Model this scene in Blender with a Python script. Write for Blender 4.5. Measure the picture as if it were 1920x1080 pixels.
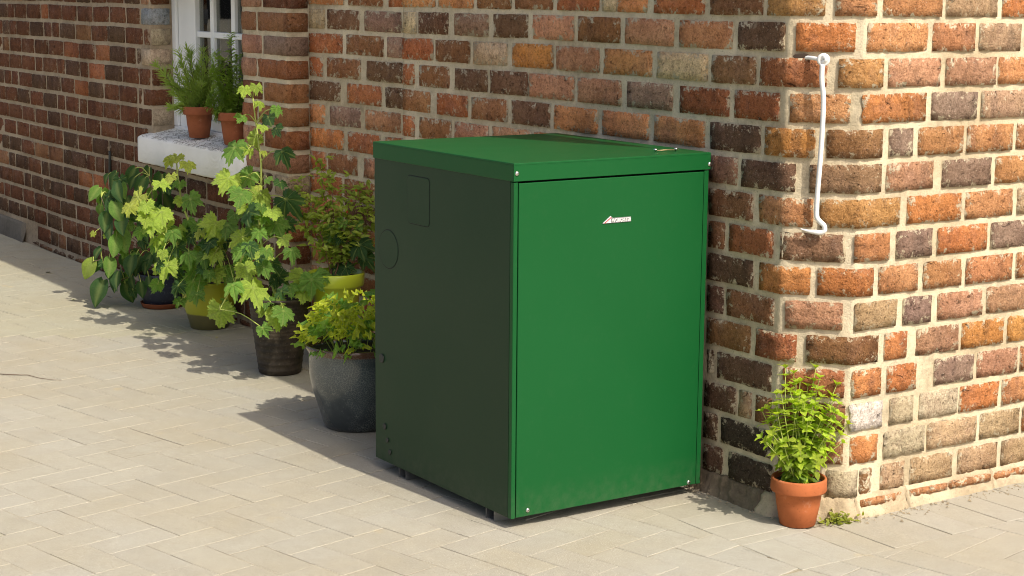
import bpy, bmesh, math, random
from mathutils import Vector, Matrix, noise
R = math.radians
random.seed(7)
sc = bpy.context.scene
for o in list(bpy.data.objects):
    bpy.data.objects.remove(o)

# ---------------------------------------------------------------- camera
CAM = Vector((2.65991, -2.54886, 1.14527))
RT = Vector((0.552706, 0.833332, 0.008583))
UP = Vector((-0.145838, 0.086576, 0.985513))
FW = Vector((-0.820517, 0.545951, -0.169382))
FPX = 3239.75
cam_data = bpy.data.cameras.new('camera')
cam_data.sensor_width = 36
cam_data.lens = FPX / 1920 * 36
cam_data.clip_start = .05
cam_data.clip_end = 500
cam = bpy.data.objects.new('camera', cam_data)
sc.collection.objects.link(cam)
M = Matrix.Identity(4)
for i in range(3):
    M[i][0], M[i][1], M[i][2], M[i][3] = RT[i], UP[i], -FW[i], CAM[i]
cam.matrix_world = M
sc.camera = cam

# ---------------------------------------------------------------- light
SUN = Vector((0.67, 0.059, 0.793)).normalized()
ELEV = math.asin(SUN.z)
world = bpy.data.worlds.new('World')
sc.world = world
world.use_nodes = True
wn = world.node_tree
sky = wn.nodes.new('ShaderNodeTexSky')
sky.sky_type = 'NISHITA'
sky.sun_disc = False
sky.sun_elevation = ELEV
sky.sun_rotation = math.atan2(SUN.x, SUN.y)
sky.dust_density = 5.0
sky.air_density = 0.8
sky.ozone_density = 0.6
wn.links.new(sky.outputs[0], wn.nodes['Background'].inputs[0])
wn.nodes['Background'].inputs[1].default_value = 0.138
sun_data = bpy.data.lights.new('sun', 'SUN')
sun_data.energy = 3.55
sun_data.angle = R(.53)
sun_data.color = (1, .93, .80)
sun = bpy.data.objects.new('sun', sun_data)
sun.rotation_euler = (-SUN).to_track_quat('-Z', 'Y').to_euler()
sun.location = SUN * 20
sc.collection.objects.link(sun)
sc.view_settings.view_transform = 'Standard'
sc.view_settings.look = 'None'
sc.view_settings.gamma = 1
sc.cycles.filter_width = 1.0
sc.view_settings.use_curve_mapping = False
sc.view_settings.exposure = 0.42

# ---------------------------------------------------------------- helpers
WPOS = {}
def ray(px, py):
    return (FW + RT * ((px - 960) / FPX) - UP * ((py - 540) / FPX))
def at_depth(px, py, z):                      # point at distance z along the view axis
    return CAM + ray(px, py) * z
def at_plane(px, py, p, n):
    v = ray(px, py); n = Vector(n)
    return CAM + v * ((Vector(p) - CAM).dot(n) / v.dot(n))
def depth(p):
    return (Vector(p) - CAM).dot(FW)

def link(o):
    sc.collection.objects.link(o); return o
def thing(name, loc, label, cat, group=None):
    o = bpy.data.objects.new(name, None)
    o.empty_display_size = .05
    o.location = loc
    link(o); WPOS[o.name] = Vector(loc)
    o['label'] = label; o['category'] = cat
    if group: o['group'] = group
    return o
def struct(name, loc=(0, 0, 0)):
    o = bpy.data.objects.new(name, None); o.location = loc; link(o)
    WPOS[o.name] = Vector(loc); o['kind'] = 'structure'
    return o
def put(o, parent, world):
    base = WPOS[parent.name] if parent else Vector((0, 0, 0))
    o.parent = parent
    o.location = Vector(world) - base
    WPOS[o.name] = Vector(world)
def obj(name, vs, fs, mat, parent=None, smooth=True, color=None, attrs=None, bevel=0, origin=None):
    """vs in world coordinates; the object gets its origin at its own centre"""
    vs = [Vector(v) for v in vs]
    if origin is None:
        lo = Vector([min(v[i] for v in vs) for i in range(3)]); hi = Vector([max(v[i] for v in vs) for i in range(3)])
        origin = (lo + hi) / 2
    origin = Vector(origin)
    me = bpy.data.meshes.new(name)
    me.from_pydata([v - origin for v in vs], [], fs)
    if attrs:
        for k, vals in attrs.items():
            a = me.attributes.new(k, 'FLOAT', 'POINT')
            a.data.foreach_set('value', vals)
    if mat: me.materials.append(mat)
    if smooth: me.polygons.foreach_set('use_smooth', [True] * len(me.polygons))
    me.update()
    o = bpy.data.objects.new(name, me); link(o)
    put(o, parent, origin)
    if color: o.color = (*color, 1)
    if bevel:
        m = o.modifiers.new('bevel', 'BEVEL'); m.width = bevel; m.segments = 2; m.limit_method = 'ANGLE'
        m.harden_normals = True
    return o
def box(x0, x1, y0, y1, z0, z1):
    v = [(x, y, z) for x in (x0, x1) for y in (y0, y1) for z in (z0, z1)]
    f = [(0, 1, 3, 2), (4, 6, 7, 5), (0, 4, 5, 1), (2, 3, 7, 6), (0, 2, 6, 4), (1, 5, 7, 3)]
    return v, f
def bx(name, b, mat, parent=None, bevel=0, **k):
    v, f = box(*b)
    return obj(name, v, f, mat, parent, smooth=bevel > 0, bevel=bevel, **k)
def tube(pts, rad, n=8, cap=True):
    """rad: number or list. returns verts, faces"""
    pts = [Vector(p) for p in pts]
    if not hasattr(rad, '__len__'): rad = [rad] * len(pts)
    vs, fs = [], []
    prev = None
    for i, p in enumerate(pts):
        t = (pts[min(i + 1, len(pts) - 1)] - pts[max(i - 1, 0)])
        if t.length < 1e-9: t = Vector((0, 0, 1))
        t.normalize()
        if prev is None:
            a = t.orthogonal().normalized()
        else:
            a = (prev - t * prev.dot(t)).normalized()
        prev = a; b = t.cross(a)
        for k in range(n):
            w = 2 * math.pi * k / n
            vs.append(p + (a * math.cos(w) + b * math.sin(w)) * rad[i])
    for i in range(len(pts) - 1):
        for k in range(n):
            k2 = (k + 1) % n
            fs.append((i * n + k, i * n + k2, (i + 1) * n + k2, (i + 1) * n + k))
    if cap:
        fs.append(tuple(range(n))[::-1]); fs.append(tuple(range((len(pts) - 1) * n, len(pts) * n)))
    return vs, fs
def join(parts):
    V, F = [], []
    for v, f in parts:
        o = len(V); V += list(v); F += [tuple(i + o for i in q) for q in f]
    return V, F
def smooth_path(pts, k=6):
    pts = [Vector(p) for p in pts]; out = []
    for i in range(len(pts) - 1):
        p0 = pts[max(i - 1, 0)]; p1 = pts[i]; p2 = pts[i + 1]; p3 = pts[min(i + 2, len(pts) - 1)]
        for j in range(k):
            t = j / k
            out.append(.5 * ((2 * p1) + (p2 - p0) * t + (2 * p0 - 5 * p1 + 4 * p2 - p3) * t * t + (3 * p1 - p0 - 3 * p2 + p3) * t ** 3))
    out.append(pts[-1]); return out
def lathe(prof, c, n=40, wob=0):
    """prof: list of (radius, z). centre c"""
    vs, fs = [], []
    for r, z in prof:
        for k in range(n):
            w = 2 * math.pi * k / n
            rr = r * (1 + wob * math.sin(3 * w + z * 20))
            vs.append((c[0] + rr * math.cos(w), c[1] + rr * math.sin(w), c[2] + z))
    for i in range(len(prof) - 1):
        for k in range(n):
            k2 = (k + 1) % n
            fs.append((i * n + k, i * n + k2, (i + 1) * n + k2, (i + 1) * n + k))
    fs.append(tuple(range(n))[::-1]); fs.append(tuple(range((len(prof) - 1) * n, len(prof) * n)))
    return vs, fs

# ---------------------------------------------------------------- materials
class NT:
    def __init__(s, name):
        s.m = bpy.data.materials.new(name); s.m.use_nodes = True; s.t = s.m.node_tree
        s.b = s.t.nodes['Principled BSDF']
    def n(s, typ, **kw):
        nd = s.t.nodes.new('ShaderNode' + typ)
        for k, v in kw.items():
            if k in ('inp',):
                for a, b in v.items():
                    if isinstance(b, bpy.types.NodeSocket): s.t.links.new(b, nd.inputs[a])
                    else: nd.inputs[a].default_value = b
            else: setattr(nd, k, v)
        return nd
    def link(s, a, b): s.t.links.new(a, b)
    def coord(s, rnd=True, scale=(1, 1, 1)):
        tc = s.n('TexCoord'); out = tc.outputs['Object']
        if rnd:
            oi = s.n('ObjectInfo'); mu = s.n('Math', operation='MULTIPLY', inp={0: oi.outputs['Random'], 1: 37.0})
            ad = s.n('VectorMath', operation='ADD', inp={0: out, 1: mu.outputs[0]}); out = ad.outputs[0]
        if scale != (1, 1, 1):
            ml = s.n('VectorMath', operation='MULTIPLY', inp={0: out, 1: scale}); out = ml.outputs[0]
        return out
    def noise(s, vec, scale, detail=4, rough=.55, dist=0):
        return s.n('TexNoise', inp={'Vector': vec, 'Scale': scale, 'Detail': detail, 'Roughness': rough, 'Distortion': dist}).outputs['Fac']
    def ramp(s, fac, stops, interp='LINEAR'):
        r = s.n('ValToRGB', inp={'Fac': fac}); e = r.color_ramp.elements
        r.color_ramp.interpolation = interp
        while len(e) < len(stops): e.new(.5)
        for q, (p, c) in zip(e, stops):
            q.position = p; q.color = (c, c, c, 1) if not hasattr(c, '__len__') else (*c, 1)
        return r.outputs['Color']
    def mix(s, fac, a, b, mode='MIX'):
        m = s.n('Mix', data_type='RGBA', blend_type=mode)
        for k, v in ((0, fac), (6, a), (7, b)):
            if isinstance(v, bpy.types.NodeSocket): s.link(v, m.inputs[k])
            elif hasattr(v, '__len__'): m.inputs[k].default_value = (*v[:3], 1)
            else: m.inputs[k].default_value = v if k == 0 else (v, v, v, 1)
        return m.outputs[2]
    def math(s, op, a, b=0.0, clamp=False):
        m = s.n('Math', operation=op, use_clamp=clamp)
        for k, v in ((0, a), (1, b)):
            if isinstance(v, bpy.types.NodeSocket): s.link(v, m.inputs[k])
            else: m.inputs[k].default_value = v
        return m.outputs[0]
    def bump(s, h, strength=.5, dist=.002, prev=None):
        b = s.n('Bump', inp={'Height': h, 'Strength': strength, 'Distance': dist})
        if prev: s.link(prev, b.inputs['Normal'])
        return b.outputs[0]
    def set(s, **kw):
        for k, v in kw.items():
            k = {'color': 'Base Color', 'rough': 'Roughness', 'metal': 'Metallic', 'normal': 'Normal', 'spec': 'Specular IOR Level',
                 'coat': 'Coat Weight', 'coat_rough': 'Coat Roughness'}.get(k, k)
            if isinstance(v, bpy.types.NodeSocket): s.link(v, s.b.inputs[k])
            elif k == 'Base Color': s.b.inputs[k].default_value = (*v, 1)
            else: s.b.inputs[k].default_value = v
        return s.m

MORTAR = (.61, .52, .365)
def mat_mortar(name='mortar_mat', col=MORTAR, dark=.62):
    t = NT(name); v = t.coord(False)
    n1 = t.noise(v, 7, 5); n2 = t.noise(v, 60, 5, .65); n3 = t.noise(v, 260, 4, .6)
    c = t.mix(t.ramp(n1, [(.35, 0), (.65, 1)]), [x * dark for x in col], col)
    c = t.mix(t.ramp(n2, [(.3, .75), (.7, 0)]), c, [x * 1.16 for x in col], 'MIX')
    c = t.mix(t.ramp(n3, [(.30, .7), (.42, 0)]), c, [x * .45 for x in col])
    c = t.mix(1.0, c, t.ramp(t.noise(v, 3.2, 4, .6), [(.32, (.78, .74, .68)), (.55, (1, 1, 1))]), 'MULTIPLY')
    h = t.math('ADD', t.math('MULTIPLY', n2, 1.0), t.math('MULTIPLY', n3, .5))
    return t.set(color=c, rough=.95, spec=.1, normal=t.bump(h, .7, .004))
def mat_brick(name='brick_mat', smear=1.0, th=.435, mcol=None):
    mcol = mcol or [x * .92 for x in MORTAR]
    t = NT(name); v = t.coord(True)
    oi = t.n('ObjectInfo'); col = oi.outputs['Color']
    rim = t.n('Attribute', attribute_name='rim').outputs['Fac']
    big = t.noise(v, 9, 3, .5, .6)
    mid = t.noise(v, 38, 5, .65)
    fine = t.noise(v, 210, 5, .7)
    vert = t.noise(t.coord(True, (1, 1, .25)), 16, 3, .5)
    # kiln tone changes across the face
    hs = t.n('HueSaturation', inp={'Hue': .507, 'Saturation': .96, 'Value': 1.32, 'Color': col}).outputs[0]
    hd = t.n('HueSaturation', inp={'Hue': .496, 'Saturation': .88, 'Value': .52, 'Color': col}).outputs[0]
    c = t.mix(t.ramp(big, [(.42, 0), (.68, .6)]), col, hs)
    c = t.mix(t.ramp(vert, [(.56, 0), (.66, .5)]), c, hd)
    c = t.mix(t.ramp(mid, [(.3, .38), (.47, 0)]), c, t.mix(.5, hd, (.02, .015, .012)))
    c = t.mix(t.ramp(mid, [(.60, 0), (.80, .5)]), c, hs)
    mv = t.mix(1.0, t.mix(.55, col, (.42, .30, .26)), (.82, .74, .70), 'MULTIPLY')
    c = t.mix(t.ramp(t.noise(v, 15, 5, .62, .4), [(.52, 0), (.70, .4)]), c, mv)
    # chisel-like creases
    wv = t.noise(t.coord(True, (1, 1, 1.8)), 34, 8, .82, .8)
    crease = t.ramp(wv, [(.33, 1), (.40, 0)])
    c = t.mix(t.math('MULTIPLY', crease, .75), c, (.03, .02, .015))
    pits = t.ramp(fine, [(.30, 1), (.39, 0)])
    c = t.mix(t.math('MULTIPLY', pits, .7), c, (.02, .015, .012))
    g1 = t.noise(v, 95, 6, .75); g2 = t.noise(v, 330, 4, .7)
    c = t.mix(1.0, c, t.ramp(g1, [(.28, (.50, .46, .42)), (.52, (1, 1, 1)), (.78, (1.0, 1.0, 1.0))]), 'MULTIPLY')
    c = t.mix(t.ramp(g1, [(.55, 0), (.72, .5)]), c, hs)
    c = t.mix(1.0, c, t.ramp(g2, [(.30, (.52, .48, .44)), (.5, (1, 1, 1))]), 'MULTIPLY')
    specks = t.ramp(t.noise(v, 330, 3, .5), [(.66, 0), (.72, .6)])
    c = t.mix(specks, c, (.55, .47, .38))
    # mortar left on the face, mostly near the joints
    ms = t.noise(v, 48, 8, .78, .3)
    e = t.math('ADD', ms, t.math('MULTIPLY', rim, -.30))
    smr = t.ramp(e, [(th, 0), (th + .05, 1)])
    ms2 = t.ramp(t.noise(v, 13, 5, .7), [(.62, 0), (.72, .5)])
    smr2 = t.math('MAXIMUM', smr, t.math('MULTIPLY', ms2, t.ramp(mid, [(.4, 0), (.6, 1)])))
    c = t.mix(t.math('MULTIPLY', smr2, smear), c, mcol)
    dk = t.math('MULTIPLY', t.ramp(rim, [(.05, 1), (.2, 0)]), t.ramp(t.noise(v, 30, 4, .6), [(.54, 0), (.62, .6)]))
    c = t.mix(dk, c, (.05, .038, .025))
    pos = t.n('NewGeometry').outputs['Position']
    c = t.mix(1.0, c, t.ramp(t.noise(pos, 3.2, 4, .6), [(.32, (.72, .68, .64)), (.55, (1, 1, 1)), (.75, (1.0, 1.0, 1.0))]), 'MULTIPLY')
    h = t.math('ADD', t.math('MULTIPLY', mid, 1.2), t.math('MULTIPLY', fine, .6))
    h = t.math('SUBTRACT', h, t.math('MULTIPLY', crease, .8))
    h = t.math('SUBTRACT', h, t.math('MULTIPLY', pits, .5))
    return t.set(color=c, rough=.93, spec=.12, normal=t.bump(h, 1.0, .007))
def mat_paver():
    t = NT('paver_mat'); v = t.coord(False); w = t.coord(True)
    oi = t.n('ObjectInfo'); col = oi.outputs['Color']
    geo = t.n('NewGeometry').outputs['Position']
    rim = t.n('Attribute', attribute_name='rim').outputs['Fac']
    big = t.noise(geo, 2.2, 4, .6); mid = t.noise(w, 22, 6, .7); fine = t.noise(w, 330, 4, .7); f2 = t.noise(w, 620, 2, .6)
    c = t.mix(t.ramp(big, [(.35, .5), (.6, 0)]), col, t.mix(1.0, col, (.93, .84, .68), 'MULTIPLY'))
    c = t.mix(t.ramp(mid, [(.38, .35), (.6, 0)]), c, t.mix(1.0, col, (.80, .78, .76), 'MULTIPLY'))
    c = t.mix(t.ramp(fine, [(.32, .75), (.45, 0)]), c, t.mix(1.0, col, (.5, .47, .44), 'MULTIPLY'))
    c = t.mix(t.ramp(f2, [(.60, 0), (.70, .7)]), c, (.74, .69, .58))
    c = t.mix(t.ramp(t.noise(geo, 120, 4, .7), [(.66, 0), (.71, .6)]), c, (.62, .57, .46))
    c = t.mix(t.ramp(t.noise(geo, 95, 4, .8), [(.27, .7), (.31, 0)]), c, (.10, .085, .06))
    # sand and pale lime washed over the edges
    ms = t.noise(geo, 38, 5, .7, .4)
    e = t.math('ADD', ms, t.math('MULTIPLY', rim, -.45))
    c = t.mix(t.ramp(e, [(.46, 0), (.58, .22)]), c, (.40, .37, .30))
    wh = t.ramp(t.noise(geo, 26, 6, .75, 1.0), [(.70, 0), (.76, .35)])
    c = t.mix(wh, c, (.60, .56, .48))
    st = t.ramp(t.noise(geo, 7, 3, .5), [(.70, 0), (.78, .45)])
    c = t.mix(st, c, (.42, .33, .18))
    h = t.math('ADD', fine, t.math('MULTIPLY', mid, .6))
    return t.set(color=c, rough=.9, spec=.2, normal=t.bump(h, .5, .0016))
def mat_sand():
    t = NT('joint_sand_mat'); v = t.coord(False)
    n = t.noise(v, 9, 5, .7); f = t.noise(v, 200, 4, .7)
    c = t.mix(t.ramp(n, [(.43, 0), (.52, 1)]), (.11, .09, .065), (.335, .30, .22))
    c = t.mix(t.ramp(f, [(.4, .6), (.5, 0)]), c, (.12, .10, .07))
    return t.set(color=c, rough=1, spec=.05, normal=t.bump(f, .6, .002))
def mat_plain(name, col, rough=.6, metal=0, spec=.5, var=.12, nscale=30, bump=.2, coat=0):
    t = NT(name); v = t.coord(False)
    n = t.noise(v, nscale, 5, .6); f = t.noise(v, nscale * 7, 3, .6)
    c = t.mix(n, [x * (1 - var) for x in col], [min(1, x * (1 + var)) for x in col])
    return t.set(color=c, rough=rough, metal=metal, spec=spec, normal=t.bump(f, bump, .0006), coat=coat)
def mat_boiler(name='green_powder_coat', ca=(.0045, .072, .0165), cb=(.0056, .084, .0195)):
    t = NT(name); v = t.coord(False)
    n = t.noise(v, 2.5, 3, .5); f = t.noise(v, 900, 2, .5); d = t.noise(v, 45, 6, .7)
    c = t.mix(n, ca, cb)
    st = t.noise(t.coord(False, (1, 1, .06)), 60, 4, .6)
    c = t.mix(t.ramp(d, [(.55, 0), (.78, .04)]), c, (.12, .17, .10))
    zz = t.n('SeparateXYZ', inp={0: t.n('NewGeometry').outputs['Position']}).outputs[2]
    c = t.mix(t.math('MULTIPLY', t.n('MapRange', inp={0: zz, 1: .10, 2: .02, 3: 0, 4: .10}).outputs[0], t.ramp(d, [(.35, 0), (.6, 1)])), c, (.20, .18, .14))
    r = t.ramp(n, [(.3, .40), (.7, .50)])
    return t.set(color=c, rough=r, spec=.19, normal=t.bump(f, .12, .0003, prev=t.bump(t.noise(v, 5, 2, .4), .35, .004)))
def mat_terra(name='terracotta', col=(.42, .125, .042)):
    t = NT(name); v = t.coord(False)
    n = t.noise(v, 14, 4, .6); f = t.noise(v, 160, 4, .6)
    c = t.mix(t.ramp(n, [(.35, 0), (.7, 1)]), [x * .80 for x in col], [x * 1.12 for x in col])
    c = t.mix(t.ramp(t.noise(v, 28, 5, .7), [(.6, 0), (.75, .28)]), c, (.60, .42, .30))
    c = t.mix(t.ramp(f, [(.30, .5), (.40, 0)]), c, [x * .5 for x in col])
    return t.set(color=c, rough=.82, spec=.25, normal=t.bump(f, .25, .0012))
def mat_leaf(name, vein=(.42, .50, .16), trans=.45, rough=.45):
    t = NT(name); v = t.coord(True)
    oi = t.n('ObjectInfo'); col = oi.outputs['Color']
    vn = t.n('Attribute', attribute_name='vein').outputs['Fac']
    n = t.noise(v, 70, 5, .7)
    hs = t.n('HueSaturation', inp={'Hue': .49, 'Saturation': 1.0, 'Value': 1.35, 'Color': col}).outputs[0]
    hd = t.n('HueSaturation', inp={'Hue': .515, 'Saturation': 1.05, 'Value': .68, 'Color': col}).outputs[0]
    c = t.mix(n, hd, hs)
    bl = t.noise(v, 18, 4, .6)
    c = t.mix(t.ramp(bl, [(.38, .65), (.56, 0)]), c, hd)
    c = t.mix(t.math('MULTIPLY', vn, .75), c, vein)
    t.set(color=c, rough=rough, spec=.45, normal=t.bump(t.math('ADD', n, t.math('MULTIPLY', vn, -1.0)), .9, .004))
    tr = t.n('BsdfTranslucent', inp={'Color': t.mix(1.0, c, (1.35, 1.45, .55), 'MULTIPLY')})
    mx = t.n('MixShader', inp={0: trans, 1: t.b.outputs[0], 2: tr.outputs[0]})
    t.link(mx.outputs[0], t.t.nodes['Material Output'].inputs['Surface'])
    return t.m
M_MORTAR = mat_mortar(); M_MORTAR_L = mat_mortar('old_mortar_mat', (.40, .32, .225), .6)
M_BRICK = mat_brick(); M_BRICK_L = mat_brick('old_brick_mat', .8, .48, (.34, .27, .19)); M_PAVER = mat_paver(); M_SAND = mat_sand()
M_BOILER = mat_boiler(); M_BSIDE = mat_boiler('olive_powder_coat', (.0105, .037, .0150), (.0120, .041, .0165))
M_TERRA = mat_terra()
M_TERRA_D = mat_terra('old_terracotta', (.27, .085, .036))
M_LEAF = mat_leaf('leaf_mat'); M_STEM = mat_plain('stem_mat', (.36, .42, .09), .6, var=.3)
M_STEM_R = mat_plain('red_stem_mat', (.20, .09, .05), .7, var=.3)
M_WOOD = mat_plain('woody_stem_mat', (.13, .09, .06), .85, var=.4)
M_SOIL = mat_plain('soil_mat', (.025, .018, .013), 1, var=.6, nscale=60, bump=1)
M_BLACK = mat_plain('black_gap', (.008, .008, .008), .9)
M_STEEL = mat_plain('steel', (.62, .61, .58), .3, 1, var=.1)
M_ZINC = mat_plain('galvanised', (.25, .26, .26), .45, .8)
M_DKRUB = mat_plain('dark_rubber', (.02, .024, .02), .6)

# ---------------------------------------------------------------- brickwork
CW = .11173; CL = CW * math.sqrt(2); Z0 = 1.0905; CP = .075
class Path:
    """polyline in plan; s runs along it, outward normal on its right-hand side; d is distance out of the wall"""
    def __init__(s, pts, s0=0):
        s.p = [Vector((a, b)) for a, b in pts]; s.k = [s0]
        for a, b in zip(s.p, s.p[1:]): s.k.append(s.k[-1] + (b - a).length)
        s.seg = [(b - a).normalized() for a, b in zip(s.p, s.p[1:])]
        s.nor = [Vector((t.y, -t.x)) for t in s.seg]
    def at(s, q, d, z):
        i = 0
        while i < len(s.seg) - 1 and q > s.k[i + 1] + 1e-9: i += 1
        p = s.p[i] + s.seg[i] * (q - s.k[i]); n = s.nor[i]
        if i < len(s.seg) - 1 and abs(q - s.k[i + 1]) < 1e-6: n = (s.nor[i] + s.nor[i + 1]); n = n / (1 + s.nor[i].dot(s.nor[i + 1]))
        elif i > 0 and abs(q - s.k[i]) < 1e-6: n = (s.nor[i] + s.nor[i - 1]); n = n / (1 + s.nor[i].dot(s.nor[i - 1]))
        return Vector((p.x + n.x * d, p.y + n.y * d, z))
def cuts(s0, s1, step, knots):
    n = max(2, round((s1 - s0) / step)); r = [s0 + (s1 - s0) * i / n for i in range(n + 1)]
    for k in knots:
        if s0 + .004 < k < s1 - .004:
            j = min(range(1, n), key=lambda i: abs(r[i] - k)) if n > 1 else None
            if j is not None: r[j] = k
    return r
PAL = {'O': (.500, .192, .070), 'o': (.480, .225, .100), 'y': (.440, .228, .085), 'Y': (.490, .222, .065), 'r': (.375, .138, .060),
       'R': (.385, .150, .06), 'b': (.265, .128, .062), 'k': (.160, .090, .055), 'K': (.085, .066, .046), 'g': (.295, .195, .145),
       'G': (.31, .185, .11), 'p': (.445, .232, .140), 't': (.440, .292, .175), 'm': (.50, .40, .27), 'w': (.62, .59, .53), 'B': (.265, .135, .060),
       'z': (.32, .33, .35), 'd': (.172, .068, .034), 'e': (.115, .062, .036)}
def brick(P, s0, s1, z0, z1, code, parent, step=.0135, nz=5, name='brick', proud=.0035, rough=1.0, lab=None):
    rg = random.Random(round(s0 * 1000) * 7919 + round(z0 * 1000) * 31 + round(P.k[0] * 10))
    S = cuts(s0, s1, step, P.k[1:-1]); nx = len(S) - 1
    off = Vector((rg.uniform(-50, 50), rg.uniform(-50, 50), rg.uniform(-50, 50)))
    vs, rim = [], []
    proud += rg.uniform(-.0012, .0016); tilt = rg.uniform(-.0015, .0015) * rough; sk = rg.uniform(-.0012, .0012)
    for j in range(nz + 1):
        for i, s in enumerate(S):
            wob = noise.noise(Vector((s * 2.4, round(z0, 3) * 1.3, 40))) * .0042
            u, w = i / nx, j / nz
            z = z0 + (z1 - z0) * w + sk * (u - .5)
            eb = min(i, nx - i, j, nz - j)
            d = proud + tilt * (u - .5) * 2
            d += noise.noise(off + Vector((s * 45, z * 45, 0))) * .0022 * rough + noise.noise(off + Vector((s * 140, z * 140, 9))) * .0012 * rough
            ds = noise.noise(off + Vector((s * 90, z * 90, 3))) + .7 * noise.noise(off + Vector((s * 260, z * 260, 3))); dz = noise.noise(off + Vector((s * 90, z * 90, 7))) + .7 * noise.noise(off + Vector((s * 260, z * 260, 7)))
            if eb == 0:
                a = .0032 * rough
                inx = (1 if i == 0 else -1 if i == nx else 0); inz = (1 if j == 0 else -1 if j == nz else 0)
                s += inx * (.0002 + abs(ds) * a * 1.1); z += inz * (.0002 + abs(dz) * a * 1.3)
                if inx and inz: s += inx * .002; z += inz * .002
                d = -.0002 - .0022 * abs(ds)
            elif eb == 1 and nx > 3:
                # ring one pulled near the border so that the arris is tight
                ix = (1 if i == 1 else -1 if i == nx - 1 else 0); iz = (1 if j == 1 else -1 if j == nz - 1 else 0)
                if ix: s -= ix * (S[1] - S[0]) * .84
                if iz: z -= iz * (z1 - z0) / nz * .84
                s += ds * .0015; z += dz * .0015
                d -= .0005 * (.5 + ds)
            vs.append(P.at(s, d, z + wob)); rim.append((0, .24, .62, .85, 1)[min(eb, 4)] if step < .05 else (.75, 1)[min(eb, 1)])
    fs = [(j * (nx + 1) + i, j * (nx + 1) + i + 1, (j + 1) * (nx + 1) + i + 1, (j + 1) * (nx + 1) + i) for j in range(nz) for i in range(nx)]
    ring = [i for i in range(nx + 1)] + [j * (nx + 1) + nx for j in range(1, nz + 1)] + [nz * (nx + 1) + i for i in range(nx - 1, -1, -1)] + [j * (nx + 1) for j in range(nz - 1, 0, -1)]
    base = len(vs)
    for q in ring:
        j, i = divmod(q, nx + 1)
        vs.append(P.at(S[i], -.02, z0 + (z1 - z0) * j / nz)); rim.append(0)
    n = len(ring)
    for a in range(n):
        b = (a + 1) % n
        fs.append((ring[b], ring[a], base + a, base + b))
    if parent is None: return vs, fs, rim
    c = PAL[code] if isinstance(code, str) else code
    k = rg.uniform(.88, 1.14); c = tuple(min(.8, x * k * rg.uniform(.96, 1.04)) for x in c)
    o = obj(name, vs, fs, M_BRICK_L if parent.name.endswith('.001') else M_BRICK, parent, color=c, attrs={'rim': rim})
    if lab: o['label'] = lab
    return o
def sheet(name, P, s0, s1, z0, z1, step, mat, parent, amp=.0014, d0=-.0008, holes=()):
    S = cuts(s0, s1, step, P.k[1:-1]); nz = max(1, round((z1 - z0) / step)); vs = []
    for j in range(nz + 1):
        z = z0 + (z1 - z0) * j / nz
        for s in S:
            a = noise.noise(Vector((s * 60, z * 60, 1))) * amp + noise.noise(Vector((s * 14, z * 14, 5))) * amp
            vs.append(P.at(s, d0 + a, z))
    nx = len(S) - 1; fs = []
    for j in range(nz):
        for i in range(nx):
            sm = (S[i] + S[i + 1]) / 2; zm = z0 + (z1 - z0) * (j + .5) / nz
            if any(a < sm < b and c < zm < d for a, b, c, d in holes): continue
            fs.append((j * (nx + 1) + i, j * (nx + 1) + i + 1, (j + 1) * (nx + 1) + i + 1, (j + 1) * (nx + 1) + i))
    return obj(name, vs, fs, mat, parent)

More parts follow.
